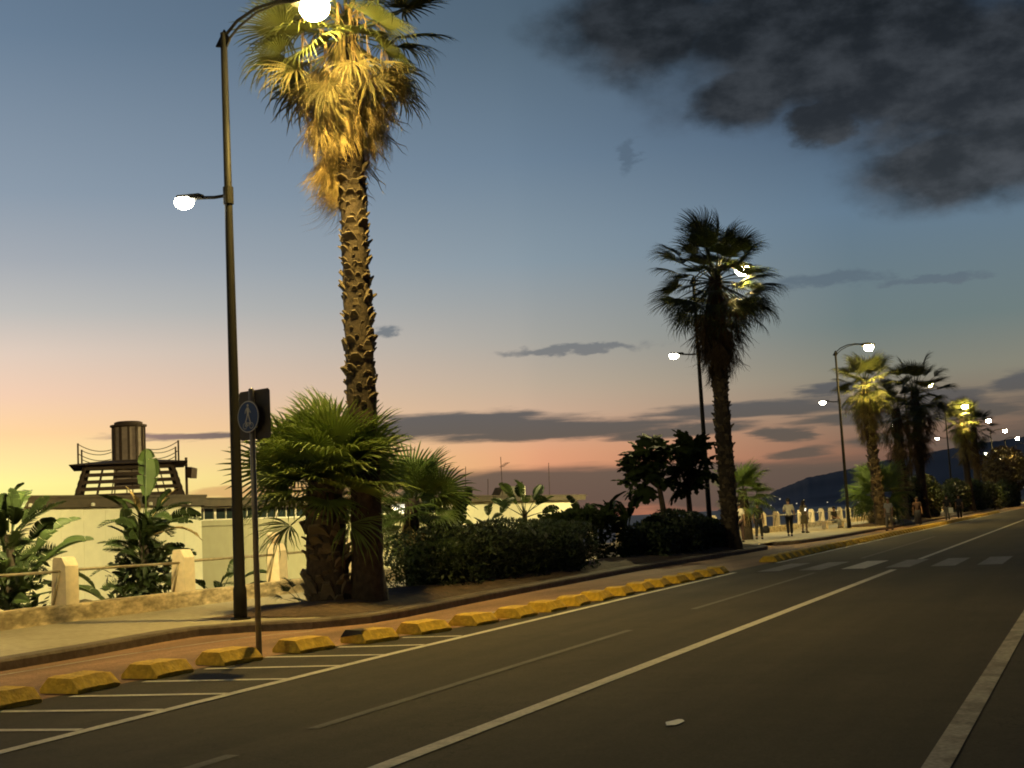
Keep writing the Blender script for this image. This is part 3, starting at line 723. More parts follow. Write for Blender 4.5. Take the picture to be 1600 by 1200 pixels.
bush('hedge', 'second dark hedge at the foot of the two papaya trees', [(-13.0, 38.4, .6, .8, 1.5, .7, .8), (-13.0, 41.2, .75, .95, 2.2, .9, .7), (-12.9, 44.4, .6, .8, 1.6, .72, .8)], 9000, .085, M['leaf_hedge'], 103, 'hedge')
bush('hanging_shrub', 'dark shrub with trailing leaves between the two hedges', [(-13.6, 34.2, 1.5, .8, 1.5, .3, .9), (-13.4, 35.9, .9, .7, .8, .75, .9), (-13.6, 33.0, 1.35, .5, .6, .25, 1)], 1500, .12, M['leaf_dark'], 105, 'shrub', False)
bush('bush', 'dark rounded bush under the pair of dark palms', [(-12.8, 98, 1.4, 1.1, 4.0, 1.9, .9), (-12.5, 104, 1.6, 1.1, 5.0, 2.0, .9)], 5000, .16, M['leaf_hedge'], 107)
bush('bush', 'distant dark bush below the small glowing palm', [(-12.6, 128, 1.5, 1.2, 6, 1.9, .9), (-12.3, 142, 1.5, 1.2, 8, 2.0, .9)], 5000, .2, M['leaf_hedge'], 109)
bush('hedge', 'far low green hedge at the right edge beside the road', [(-11.9, 160, 1.2, 1.0, 12, 1.9, .7), (-11.6, 185, 1.4, 1.2, 16, 2.4, .8)], 5000, .24, M['leaf_hedge'], 111, 'hedge')
t = bush('broadleaf_tree', 'brownish lamplit tree crown at the far right edge', [(-11.6, 186, 5.6, 2.8, 5, 2.6, 1), (-11, 194, 4.6, 2.6, 5, 2.6, 1), (-12.6, 180, 4.4, 2.0, 4, 2.0, 1)], 4200, .3, M['leaf_russet'], 113, 'tree', False)
b = MB(); b.tube([(0, 0, 0), (.1, .2, 2.2), (-.2, .4, 4.2)], [.3, .24, .14], 8); b.tube([(.1, .2, 2.2), (.9, 3.5, 4.2)], [.16, .08], 6); b.build('trunk', M['bark'], t)

# ------------------------------------------------------------------ paddle-leaf plants (bird of paradise, banana-like)
def paddle_mesh(name, pet, ln, wid, arch, tears, seed, m_):
    rr = random.Random(seed); b = MB()
    st = 6; pts = []
    for i in range(st + 1):
        t = i / st; pts.append((pet * t, 0, -.06 * pet * t * t))
    b.tube(pts, [.028 * (1 - .5 * i / st) for i in range(st + 1)], 5, False)
    n = 14; o = Vector(pts[-1]); mids = []
    for i in range(n + 1):
        t = i / n; mids.append(o + Vector((ln * t * (1 - .18 * arch * t), 0, -arch * ln * .55 * t * t)))
    for side in (-1, 1):
        i = 0
        while i < n:
            run = rr.randint(1, 3) if rr.random() < tears else rr.randint(3, 6)
            j = min(n, i + run); dz = rr.uniform(-.16, .1)
            vs = []
            for k in range(i, j + 1):
                t = k / n; w = wid * (math.sin(math.pi * min(1, t * .93 + .05)) ** .6)
                if k == i and i > 0: w *= .9
                sweep = .22 * w
                mid = mids[k]; e = mid + Vector((sweep + rr.uniform(-.01, .01), side * w, (.30 + dz) * w - .08 * abs(dz)))
                h = mid + Vector((sweep * .5, side * w * .55, (.34 + dz * .4) * w))
                if k == j and j < n: e.x -= .02; h.x -= .008
                vs += [mid, h, e]
            m0 = j - i
            b.add(vs, [f for k in range(m0) for f in ((k * 3, k * 3 + 1, k * 3 + 4, k * 3 + 3), (k * 3 + 1, k * 3 + 2, k * 3 + 5, k * 3 + 4))])
            i = j
    b.tube(mids, [.016 * (1 - .8 * k / n) for k in range(n + 1)], 4, False)
    return b.mesh(name, m_)
PAD = [paddle_mesh('leaf', .95, .95, .24, .25, .25, 1, M['leaf_big']), paddle_mesh('leaf', .8, 1.0, .25, .6, .55, 2, M['leaf_big']), paddle_mesh('leaf', .9, 1.05, .22, .95, .95, 3, M['leaf_big']), paddle_mesh('leaf', .7, .85, .26, .1, .1, 4, M['leaf_big'])]
PADK = [paddle_mesh('leaf', .9, .95, .24, .3, .35, 5, M['leaf_dark']), paddle_mesh('leaf', .8, 1.0, .24, .8, .8, 6, M['leaf_dark'])]
PADY = [paddle_mesh('dry_leaf', .7, .8, .10, .5, 1.0, 7, M['leaf_dry']), paddle_mesh('dry_leaf', .6, .9, .13, 1.2, 1.0, 8, M['leaf_dry'])]
def feather_mesh(name, ln, wid, arch, n, m_, seed):
    rr = random.Random(seed); b = MB(); mids = []
    for i in range(n + 1):
        t = i / n; mids.append(Vector((ln * t * (1 - .2 * arch * t), 0, ln * (.12 * t - arch * .6 * t * t))))
    b.tube(mids, [.016 * (1 - .75 * k / n) for k in range(n + 1)], 4, False)
    for i in range(2, n + 1):
        t = i / n; w = wid * math.sin(math.pi * min(1, t * .85 + .12)) ** .7
        for s in (-1, 1):
            p = mids[i]; q = p + Vector((w * .55, s * w * rr.uniform(.85, 1.05), -w * rr.uniform(.1, .4))); mm = p.lerp(q, .5) + Vector((0, 0, w * .12))
            c = Vector((.02, 0, .0))
            b.add([p - c, mm - c * .9, q, mm + c * .9, p + c], [(0, 1, 3, 4), (1, 2, 3)])
    return b.mesh(name, m_)
FEA = [feather_mesh('feather_leaf', 1.3, .34, .7, 26, M['leaf_big'], 1), feather_mesh('feather_leaf', 1.1, .30, 1.1, 24, M['leaf_big'], 2)]
def paddle_plant(label, loc, leaves, group='bird of paradise plants behind the railing', cat='plant', stem=None, name='bird_of_paradise', fill=None):
    t = empty(name, loc)
    for (me, az, e, s, z, roll) in leaves:
        az, e = R(az), R(e); d = (math.cos(az) * math.cos(e), math.sin(az) * math.cos(e), math.sin(e))
        link(me.name.split('.')[0], me, t, None, aim(d, R(roll), (.06 * math.cos(az), .06 * math.sin(az), z), s))
    if fill:
        fx, fy, fz, fn = fill; stuff(leaf_cloud([(0, 0, fz * .5, fx, fy, fz, 1)], fn, .13, int(loc[1] * 10), .9).build('undergrowth', M['leaf_hedge'], t))
    if stem:
        b = MB(); b.tube([(0, 0, -.1), (.02, .03, stem * .5), (0, 0, stem)], [.14, .11, .09], 8); b.build('stem', M['bark'], t)
    return tag(t, label, cat, group)
def rnd_leaves(seed, pool, n, zr, er, sr, azr=(0, 360)):
    rr = random.Random(seed)
    return [(rr.choice(pool), azr[0] + (azr[1] - azr[0]) * ((i + .5) / n) + rr.uniform(-15, 15), rr.uniform(*er), rr.uniform(*sr), rr.uniform(*zr), rr.uniform(-70, 70)) for i in range(n)]
# seen from the camera, image-right is about +24 deg azimuth, image-left about 204 deg
paddle_plant('big leafy bird of paradise at the left edge of the view', (-19.3, 18.6, -.1),
    rnd_leaves(1, PAD[2:3] + PADK + FEA + FEA, 50, (.1, 1.7), (0, 75), (.5, .9)) + rnd_leaves(21, PADK, 12, (1.2, 2.0), (20, 80), (.5, .8)) + [(PAD[1], 30, 40, 1.0, .9, 20), (PAD[2], 20, 15, 1.0, .6, 0), (PAD[2], 60, 5, .9, 1.1, 10), (FEA[0], 20, 55, 1.1, 1.7, 0), (FEA[1], 200, 50, 1.0, 1.8, 0), (PAD[2], 35, 62, 1.0, .8, 40)], stem=1.9, fill=(.9, .8, 1.2, 500))
paddle_plant('tall leafy clump in front of the pale wall with one upright leaf', (-19.4, 22.55, -.1),
    rnd_leaves(2, PAD[2:3] + PADK + FEA + FEA, 58, (.1, 2.0), (-5, 70), (.42, .72)) + rnd_leaves(22, PADK, 14, (1.3, 2.2), (10, 75), (.4, .6)) + [(PAD[3], 60, 86, 1.25, 1.75, 90), (PAD[3], 250, 80, 1.15, .65, 80), (PADY[0], 40, 60, .8, 1.9, 0), (PADY[0], 150, 66, .8, 1.9, 40), (PADY[0], 300, 55, .75, 1.85, 0), (PADY[1], 20, 20, .9, 1.7, 0), (FEA[0], 15, 45, 1.0, 1.9, 0), (FEA[0], 60, 30, 1.1, 1.8, 0), (FEA[1], 340, 35, 1.1, 1.7, 0), (FEA[1], 200, 40, .9, 1.9, 0), (FEA[0], 215, 10, .9, 1.1, 0), (FEA[0], 230, 40, .8, 1.3, 0)], stem=2.1, fill=(.85, .85, 1.1, 700))
paddle_plant('low clump of torn leaves behind the railing left of the lamp post', (-18.9, 24.4, -.1), [(PAD[2], 20, 40, .75, .2, 10), (PAD[2], 35, 15, .8, .35, 0), (FEA[1], 10, 20, .8, .5, 0), (PAD[1], 60, 62, .7, .2, 30), (FEA[0], 30, -5, .7, .35, 0)] + rnd_leaves(3, PADK, 5, (.1, .4), (10, 60), (.4, .6)))
paddle_plant('dark broad-leaved plant left of the wall behind the hedge', (-18.7, 35.4, -.1), rnd_leaves(4, PADK, 9, (.6, 1.3), (35, 80), (.8, 1.1)) + [(PADK[0], 30, 66, 1.1, 1.0, 60)], stem=1.2)
paddle_plant('olive shrub-like plant before the lit wall behind the hedge', (-18.6, 38.6, -.1), rnd_leaves(5, PAD, 8, (.8, 1.5), (30, 70), (.6, .8)), stem=1.4)
paddle_plant('small banana-like rosette rising above the lit wall roofline', (-18.6, 41.5, -.1), rnd_leaves(6, PAD[:2] + PADK, 12, (1.7, 2.0), (15, 85), (.62, .82)), stem=2.0)
paddle_plant('dark paddle-leaved plant poking above the long hedge', (-13.8, 33.0, .2), rnd_leaves(7, PADK, 9, (.2, .7), (40, 85), (.55, .75)), 'paddle-leaved plants in the planter')
paddle_plant('paddle-leaved plant with curled tip between the hedges', (-13.9, 36.2, .2), rnd_leaves(8, PADK + PAD[:1], 9, (.3, .7), (35, 85), (.7, .95)) + [(PADK[1], 20, 74, 1.0, .6, 0)], 'paddle-leaved plants in the planter')
paddle_plant('dark drooping paddle-leaved plant left of the papaya trees', (-13.9, 38.8, .2), rnd_leaves(9, PADK, 10, (.3, .8), (25, 80), (.7, .95)), 'paddle-leaved plants in the planter')

# papaya trees
def lobed_mesh(name, s, seed, m_):
    rr = random.Random(seed); b = MB(); b.tube([(0, 0, 0), (.25, 0, .02), (.5, 0, -.03)], [.014, .01, .008], 5, False)
    o = Vector((.5, 0, -.03))
    for k in range(7):
        a = R(-125 + 250 * k / 6) + rr.uniform(-.08, .08); L_ = s * (.75 + .25 * math.cos(a)) * rr.uniform(.9, 1.1)
        d = Vector((math.cos(a), math.sin(a), -.28)); nn = Vector((-math.sin(a), math.cos(a), 0)); vs = []
        for (t, w) in ((0, .03), (.3, .07), (.55, .16), (.7, .08), (.82, .12), (1, .005)):
            p = o + d * (L_ * t) - Vector((0, 0, .22 * L_ * t * t)); vs += [p - nn * w * s * 1.6, p + nn * w * s * 1.6]
        b.add(vs, [(2 * i, 2 * i + 1, 2 * i + 3, 2 * i + 2) for i in range(5)])
    return b.mesh(name, m_)
LOB = [lobed_mesh('leaf', .42, 1, M['leaf_dark']), lobed_mesh('leaf', .36, 2, M['leaf_dark']), lobed_mesh('leaf', .4, 3, M['leaf_dark'])]
def papaya(label, loc, H, n, seed, lean, forks):
    rr = random.Random(seed); t = empty('papaya_tree', loc)
    b = MB(); b.tube([(0, 0, -.1), (lean * .3, 0, H * .5), (lean * .6, .05, H * .75)], [.13, .1, .085], 9)
    tops = []
    for (dx, dy, hz) in forks:
        b.tube([(lean * .6, .05, H * .75), (lean * .6 + dx * .5, dy * .5, H * .75 + (hz - H * .75) * .4), (lean * .6 + dx, dy, hz)], [.075, .06, .05], 8); tops.append(Vector((lean * .6 + dx, dy, hz)))
    b.build('trunk', M['bark'], t, True)
    for i in range(n):
        p = tops[i % len(tops)]; az = rr.uniform(0, 6.28); e = R(rr.uniform(-40, 65)); d = (math.cos(az) * math.cos(e), math.sin(az) * math.cos(e), math.sin(e))
        link('leaf', rr.choice(LOB), t, None, aim(d, rr.uniform(-.5, .5), p - Vector((0, 0, rr.random() * .5)), rr.uniform(.9, 1.35)))
    return tag(t, label, 'tree', 'papaya trees in the planter')
papaya('papaya tree leaning left with drooping leaf crown', (-13.2, 41.0, .15), 3.0, 72, 1, -.35, [(-.35, -.1, 3.3), (-.1, .3, 3.55), (-.55, .2, 2.75)])
papaya('papaya tree close left of the second tall palm trunk', (-13.4, 44.4, .15), 3.0, 84, 2, -.1, [(.2, .2, 3.7), (-.3, -.1, 3.6), (0, .1, 2.8), (.5, .5, 3.2)])

# ------------------------------------------------------------------ parapet
def parapet():
    t = empty('parapet', (-17.45, 18.17, .15)); Y0, Z0 = 18.17, .15
    rr = random.Random(4); b = MB(); vs = []; fs = []; y = -25.0; rows = 0
    prof = [(.22, -.02), (.205, .05), (.20, .27), (.18, .31), (-.18, .31), (-.2, .27), (-.2, -.3)]
    n = len(prof)
    while y < 190:
        for (x, z) in prof: vs.append((x + rr.uniform(-.008, .008), y, z + (rr.uniform(-.008, .006) if z > 0 else 0)))
        rows += 1; y += .55 if y < 45 else 5
    for i in range(rows - 1):
        for k in range(n - 1): fs.append((i * n + k, i * n + k + 1, (i + 1) * n + k + 1, (i + 1) * n + k))
    b.add(vs, fs); b.build('low_wall', M['lowwall'], t)
    pm = MB(); h = .165
    pm.prism([(-.20, -h, .0), (.165, -h, .0), (.15, -h, .70), (.06, -h, .855), (-.12, -h, .865), (-.15, -h, .82)], (0, 2 * h, 0))
    pmesh = pm.mesh('pillar', M['stucco'])
    rm = MB(); rm.tube([(0, h, 0), (0, 3.34 - h, -.01)], .027, 8); rmesh = rm.mesh('rail', M['rail'], True)
    bm = MB(); bm.tube([(.0, -h - .03, .60), (-.15, -h - .03, .0)], .022, 7); bmesh_ = bm.mesh('brace', M['rail'], True)
    for k in range(-9, 50):
        y = 3.34 * k
        o = link('pillar', pmesh, t, (0, y, .31)); o.rotation_euler.z = rr.uniform(-.015, .015)
        o = link('rail', rmesh, t, (.02, y, .93)); o.rotation_euler.x = rr.uniform(-.006, .006)
        link('brace', bmesh_, t, (.03, y, .31))
    return tag(t, 'long stained low parapet with cream pillars and pipe rail along the promenade', 'parapet')
parapet()
t = empty('stone_bowl', (-17.5, 24.85, 1.335)); b = MB(); b.lathe([(.05, -.01), (.07, .02), (.17, .12), (.2, .24), (.185, .25), (.15, .2)], 16); b.build('bowl', M['stucco'], t, True)
tag(t, 'pale round bowl standing on the pillar behind the sign post', 'planter bowl')
for (x, y, s, lab) in ((-18.2, 16.9, .55, 'pale rounded boulder behind the parapet at the left edge'), (-18.1, 19.35, .45, 'small pale boulder behind the parapet right of the left pillar')):
    b = MB(); rr = random.Random(int(y)); prof = [(.02, -.3), (.8, -.1), (1.0, .2), (.85, .5), (.45, .75), (.02, .85)]
    b.lathe([(r * s, z * s) for r, z in prof], 12, (0, 0, 0)); b.v = [(v[0] * rr.uniform(.92, 1.08), v[1] * rr.uniform(.92, 1.08), v[2]) for v in b.v]
    tag(b.build('boulder', M['rock'], None, True, (x, y, .1)), lab, 'boulder')

# ------------------------------------------------------------------ beach club building
def club():
    t = empty('beach_club', (-28, 30, -.3)); O = Vector((-28, 30, -.3))
    def bx(name, x0, x1, y0, y1, z0, z1, m_, parent=None):
        b = MB(); b.box(x0 - O.x, x1 - O.x, y0 - O.y, y1 - O.y, z0 - O.z, z1 - O.z); return b.build(name, m_, t if parent is None else parent)
    bx('wing_wall', -37, -28.03, 14, 35.47, -.5, 2.63, M['wall'])
    pw = .93; n = 0; pm = MB(); pm.box(-.03, .012, .004, pw - .004, 0, 3.1); pmesh = pm.mesh('wall_panel', M['wall'])
    y = 35.5 - pw
    while y > 14: link('wall_panel', pmesh, t, (0, y - O.y, -.48 - O.z)); y -= pw
    fa = bx('fascia', -37.2, -27.84, 13.8, 35.6, 2.632, 2.97, M['fascia'])
    bx('fascia_trim', -27.838, -27.80, 13.8, 35.6, 2.92, 3.0, M['fascia'])
    for (yy) in (30.1, 32.7, 27.6, 34.6):
        b = MB(); b.lathe([(.06, -.05), (.06, .03), (.02, .05)], 8, (-27.78 - O.x, yy - O.y, 2.72 - O.z)); b.build('downlight', M['frame'], t)
    # long rear range
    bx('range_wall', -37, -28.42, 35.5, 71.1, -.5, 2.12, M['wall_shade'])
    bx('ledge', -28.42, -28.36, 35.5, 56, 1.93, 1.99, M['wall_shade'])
    bx('upper_wall', -37, -28.41, 55.5, 71.1, 2.122, 2.60, M['wall'])
    bx('lit_wall', -28.4, -28.35, 53.0, 71.1, -.5, 2.60, M['wall'])
    bx('back_wall', -37, -29.4, 35.5, 55.4, 2.122, 2.60, M['fascia'])
    y = 35.6; i = 0
    while y < 55:
        f = MB(); w = 1.22
        for (a0, a1, c0, c1) in ((0, w, 0, .045), (0, w, .415, .46), (0, .05, .045, .415), (w - .05, w, .045, .415), (w / 2 - .02, w / 2 + .02, .045, .415)):
            f.box(-.04, .04, a0, a1, c0, c1)
        wn = f.build('window', M['frame'], t, False, (-28.47 - O.x, y - O.y, 2.125 - O.z))
        p = MB(); p.box(-.008, .008, .05, w - .05, .045, .415); p.build('pane', M['lit'] if i in (11, 12, 14) else M['glass'], wn)
        y += w + .02; i += 1
    bx('roof_edge', -37, -27.95, 35.62, 71.4, 2.602, 2.84, M['fascia'])
    bx('roof_cap', -37.1, -27.9, 35.62, 71.5, 2.842, 2.90, M['fascia'])
    bx('chimney', -29.6, -29.0, 64.2, 65.0, 2.9, 3.45, M['wall'])
    b = MB(); b.prism([(-29.4 - O.x, 62.4 - O.y, 2.9 - O.z), (-29.4 - O.x, 64.1 - O.y, 2.9 - O.z), (-29.4 - O.x, 63.9 - O.y, 3.35 - O.z), (-29.4 - O.x, 63.0 - O.y, 3.4 - O.z)], (-.5, 0, 0)); b.build('roof_vent', M['fascia'], t)
    return tag(t, 'long low pale beach club with flat brown-edged roof behind the railing', 'building')
club()
for (y, h, lab, yagi) in ((57.6, 1.5, 'thin leaning aerial on the roof above the lit wall', 0), (62.0, 2.1, 'tallest roof aerial with small crossbars by the chimney', 1), (68.4, 1.9, 'thin plain roof aerial near the right roof end', 0), (60.2, .9, 'short roof aerial between two taller ones', 0)):
    b = MB(); b.tube([(0, 0, 0), (.05 if not yagi else 0, .08 if y < 58 else 0, h)], .018, 5)
    if yagi:
        b.tube([(0, -.1, h * .72), (0, .9, h * .86)], .012, 4)
        for k in range(5): b.tube([(-.16, .1 + k * .17, h * (.75 + .026 * k)), (.16, .1 + k * .17, h * (.75 + .026 * k))], .009, 4)
    tag(b.build('aerial', M['timber'], None, False, (-29.0, y, 2.9)), lab, 'aerial', 'aerials on the beach club roof')

def roof_lantern():
    t = empty('roof_lantern', (-30.6, 34.95, 2.97), R(41))
    # local: x = to the right in view, -y = toward the road
    h = 1.16; hb, ht = 1.8, 1.46
    def side(k): return Matrix.Rotation(k * math.pi / 2, 3, 'Z')
    for k in range(4):
        Rm = side(k)
        for (a, w) in ((-1, .16), (1, .16)):
            b = MB(); q = [(a * hb - (w if a > 0 else 0), -hb, 0), (a * hb + (0 if a > 0 else w), -hb, 0), (a * ht + (0 if a > 0 else w * .8), -ht, h), (a * ht - (w * .8 if a > 0 else 0), -ht, h)]
            b.prism([Rm @ Vector(p) for p in q], Rm @ Vector((0, .06, 0))); b.build('corner_board', M['timber'], t)
        for i in (range(5) if k != 2 else ()):
            z0 = .06 + i * .235; z1 = z0 + .125
            f = lambda z: hb + (ht - hb) * z / h
            b = MB(); b.prism([Rm @ Vector(p) for p in ((-f(z0) + .15, -f(z0) - .02, z0), (f(z0) - .15, -f(z0) - .02, z0), (f(z1) - .15, -f(z1) - .02, z1), (-f(z1) + .15, -f(z1) - .02, z1))], Rm @ Vector((0, .035, 0)))
            b.build('slat', M['timber'], t)
        for xx in (-.95, -.45, .1, .6, 1.1):
            b = MB(); b.tube([Rm @ Vector((xx * 1.1, -hb + .09, 0)), Rm @ Vector((xx * .85, -ht + .07, h))], .022, 5); b.build('baluster', M['timber'], t)
    b = MB(); q = 1.9; vs = [(-q, -q, h), (q, -q, h), (q, q, h), (-q, q, h), (-q, -q, h + .025), (q, -q, h + .025), (q, q, h + .025), (-q, q, h + .025), (-.6, -.6, h + .2), (.6, -.6, h + .2), (.6, .6, h + .2), (-.6, .6, h + .2)]
    b.add(vs, [(3, 2, 1, 0), (0, 1, 5, 4), (1, 2, 6, 5), (2, 3, 7, 6), (3, 0, 4, 7), (4, 5, 9, 8), (5, 6, 10, 9), (6, 7, 11, 10), (7, 4, 8, 11), (8, 9, 10, 11)])
    b.build('deck_roof', M['timber'], t)
    b = MB(); b.box(-.5, .5, -ht + .2, -ht + .5, .35, h - .02); b.build('inner_panel', M['drum'], t)
    z0 = h + .18
    b = MB(); b.lathe([(.53, z0), (.53, z0 + 1.17)], 12); b.build('drum', M['drum'], t)
    for k in range(12):
        a = 2 * math.pi * (k + .0) / 12; b = MB(); b.box(-.035, .03, -.04, .04, 0, 1.17)
        o = b.build('rib', M['timber'], t, False, (.54 * math.cos(a), .54 * math.sin(a), z0)); o.rotation_euler.z = a
    b = MB(); b.lathe([(.53, z0 + 1.17), (.62, z0 + 1.20), (.62, z0 + 1.26), (.48, z0 + 1.28), (.48, z0 + 1.35), (.40, z0 + 1.38)], 24); b.build('cap', M['timber'], t)
    posts = [(-1.62, -1.5), (1.62, -1.5), (1.62, 1.62), (-1.62, 1.62)]
    for (x, y) in posts:
        b = MB(); b.tube([(x, y, h), (x, y, h + .75)], .03, 6); b.build('chain_post', M['timber'], t)
        for zz in (.72, .40):
            pts = []
            for i in range(9):
                u = i / 8; px, py = x * (1 - u) + x * .36 * u, y * (1 - u) + y * .36 * u
                pts.append((px, py, h + zz - .9 * (.28 * u * (1 - u) * 2 + .18 * u)))
            b = MB(); b.tube(pts, .014, 5); b.build('chain', M['timber'], t)
    return tag(t, 'slatted dark roof lantern with grey drum on the beach club roof', 'roof lantern')
roof_lantern()
t = empty('floodlight_mast', (-28.9, 35.9, 2.9)); b = MB(); b.tube([(0, 0, 0), (0, 0, 1.45)], .05, 6); b.build('mast', M['timber'], t)
b = MB(); b.prism([(.05, -.1, .75), (.28, -.1, .7), (.32, -.1, 1.05), (.05, -.1, 1.12)], (0, .3, 0)); b.build('floodlight', M['timber'], t)
tag(t, 'dark mast with unlit floodlight at the right corner of the roof', 'mast')

# trestle bench behind the parapet, seen between the trunks
t = empty('wooden_bench', (-18.6, 29.3, -.12), R(20)); b = MB(); b.box(-.9, .9, -.25, .25, .42, .48); b.build('seat', M['wood'], t)
b = MB(); b.box(-.9, .9, .22, .26, .62, .92); b.build('backrest', M['wood'], t)
for x in (-.75, .75):
    for y in (-.2, .2):
        b = MB(); b.box(x - .04, x + .04, y - .04, y + .04, 0, .42 if y < 0 else .95); b.build('leg', M['wood'], t)
tag(t, 'plain wooden bench beyond the parapet, seen between two palm trunks', 'bench')

# ------------------------------------------------------------------ pedestrian and cycle sign
def sign():
    t = empty('sign_post', (-9.86, 13.58, 0)); az = math.atan2(-.234, .97)
    b = MB(); b.lathe([(.038, -.05), (.036, 3.42), (.02, 3.43)], 12); b.build('post', M['sign_post'], t, True)
    # local x = sign right as seen from the front, local -y = facing the viewer
    rot = -R(13.5)
    d = empty('dummy'); bpy.data.objects.remove(d)
    Rz = Matrix.Rotation(rot, 4, 'Z')
    def put(b, name, m_, y, parent=t, z=3.06):
        return link(name, b.mesh(name, m_), parent, None, (Matrix.Translation((0, 0, z)) @ Rz @ Matrix.Translation((0, y, 0))) if parent is t else Matrix.Translation((0, y, 0)))
    b = MB(); n = 36; b.prism([(.208 * math.cos(2 * math.pi * k / n), 0, .208 * math.sin(2 * math.pi * k / n)) for k in range(n)], (0, .006, 0)); disc = put(b, 'round_plate', M['sign_blue'], -.062)
    b = MB()
    for k in range(n):
        a, c = 2 * math.pi * k / n, 2 * math.pi * (k + 1) / n
        b.add([(q * math.cos(g), -.002, q * math.sin(g)) for q, g in ((.192, a), (.204, a), (.204, c), (.192, c))], [(0, 3, 2, 1)])
    put(b, 'rim_line', M['sign_white'], -.001, disc)
    # walking figure
    b = MB(); y = -.003
    def pol(p): b.add([(x, y, z) for x, z in p], [tuple(range(len(p)))])
    pol([(.0 + .019 * math.cos(2 * math.pi * k / 12), .145 + .019 * math.sin(2 * math.pi * k / 12)) for k in range(12)])
    pol([(-.022, .12), (.02, .12), (.026, .06), (.016, .035), (-.018, .035), (-.024, .07)])
    pol([(-.018, .035), (.004, .035), (-.02, -.03), (-.046, -.075), (-.062, -.07), (-.034, -.02)])
    pol([(0, .035), (.016, .035), (.03, -.015), (.052, -.072), (.036, -.077), (.014, -.02)])
    pol([(-.022, .12), (-.012, .11), (-.04, .075), (-.05, .04), (-.06, .045), (-.052, .08)])
    pol([(.02, .12), (.026, .1), (.045, .075), (.058, .05), (.05, .045), (.036, .065)])
    put(b, 'pedestrian_symbol', M['sign_white'], -.001, disc)
    # bicycle
    b = MB()
    for cx in (-.062, .062):
        for k in range(18):
            a, c = 2 * math.pi * k / 18, 2 * math.pi * (k + 1) / 18
            b.add([(cx + q * math.cos(g), y, -.118 + q * math.sin(g)) for q, g in ((.032, a), (.040, a), (.040, c), (.032, c))], [(0, 3, 2, 1)])
    def bar(x0, z0, x1, z1, w=.0042):
        d = Vector((x1 - x0, 0, z1 - z0)).normalized(); nn = Vector((-d.z, 0, d.x)) * w
        p, q = Vector((x0, y - .0005, z0)), Vector((x1, y - .0005, z1)); b.add([p - nn, q - nn, q + nn, p + nn], [(0, 1, 2, 3)])
    for s in ((-.062, -.118, -.025, -.08), (-.025, -.08, .04, -.08), (-.005, -.118, -.03, -.07), (-.005, -.118, .04, -.08), (-.062, -.118, -.005, -.118), (.062, -.118, .036, -.065), (-.042, -.07, -.02, -.07), (.03, -.063, .052, -.066)): bar(*s)
    put(b, 'bicycle_symbol', M['sign_white'], -.001, disc)
    b = MB(); q = .30; c = .03
    b.prism([(-q + c, 0, -q - .02), (q - c, 0, -q - .02), (q, 0, -q + c - .02), (q, 0, q - c + .02), (q - c, 0, q + .02), (-q + c, 0, q + .02), (-q, 0, q - c + .02), (-q, 0, -q + c - .02)], (0, .004, 0)); put(b, 'square_plate', M['sign_back'], .048, t, 3.09)
    for z in (2.95, 3.18):
        b = MB(); b.box(-.06, .06, -.056, .048, -.02, .02); put(b, 'clamp', M['sign_post'], 0, t, z)
    return tag(t, 'blue round pedestrian and cycle sign on a thin post among yellow blocks', 'road sign')
sign()

# ------------------------------------------------------------------ yellow kerb blocks
def block_mesh(seed, chipped=False):
    rr = random.Random(seed); b = MB(); L_ = .62
    prof = [(-.26, 0), (.26, 0), (.265, .045), (.16, .165), (-.16, .17), (-.265, .06)]
    n = len(prof); vs = []; st = 6
    for i in range(st + 1):
        y = L_ * i / st; e = .02 if i in (0, st) else 0
        for (x, z) in prof: vs.append((x * (1 - e * 2 * (z > .1)) + rr.uniform(-.011, .011), y + (.015 if i == 0 and z > .1 else 0) - (.015 if i == st and z > .1 else 0), max(0, z - e * .6 + (rr.uniform(-.005, .004) if z > .02 else 0))))
    b.add(vs, [(i * n + k, i * n + (k + 1) % n, (i + 1) * n + (k + 1) % n, (i + 1) * n + k) for i in range(st) for k in range(n)])
    b.add(vs[:n], [tuple(range(n))]); b.add(vs[-n:], [tuple(range(n - 1, -1, -1))])
    if chipped:
        b.cur = 1; b.add([(-.255, -.006, .075), (.19, -.006, .13), (.165, .012, .176), (-.165, .012, .178)], [(0, 1, 2, 3)])
        b.add([(-.165, .012, .178), (.165, .012, .176), (.1, .2, .177), (-.12, .27, .178)], [(0, 1, 2, 3)])
    return b.mesh('kerb_block', [M['yellow'], M['black']])
BL = [block_mesh(i) for i in range(5)]
by = [6.9, 8.05, 9.25, 10.42, 11.58, 12.72, 14.02, 15.2, 16.4, 17.6, 18.8, 20.0, 21.2, 22.4, 23.6, 24.8, 26.0, 27.2, 28.4, 29.6, 30.8]
ordw = ['first', 'second', 'third', 'fourth', 'fifth', 'sixth', 'seventh', 'eighth', 'ninth', 'tenth', 'eleventh', 'twelfth', 'thirteenth', 'fourteenth', 'fifteenth']
for i, y in enumerate(by):
    o = link('kerb_block', block_mesh(77, True) if i == 7 else BL[i % 5], None, (lerp_path(ROW, y + .3), y, .006))
    dx = lerp_path(ROW, y + .6) - lerp_path(ROW, y); o.rotation_euler.z = -math.atan2(dx, .6) + random.uniform(-.09, .09); o.location.x += random.uniform(-.04, .04); o.location.y += random.uniform(-.05, .05)
    if i <= 5: lab = 'yellow kerb block, %s to the left of the sign post' % ordw[5 - i]
    elif i == 7: lab = 'yellow kerb block with a blackened left end'
    elif i == 20: lab = 'last yellow kerb block of the near row, before the crosswalk'
    else: lab = 'yellow kerb block, %s to the right of the sign post' % ordw[i - 6]
    tag(o, lab, 'kerb block', 'yellow kerb blocks along the cycle lane')
y = 36.6; i = 0
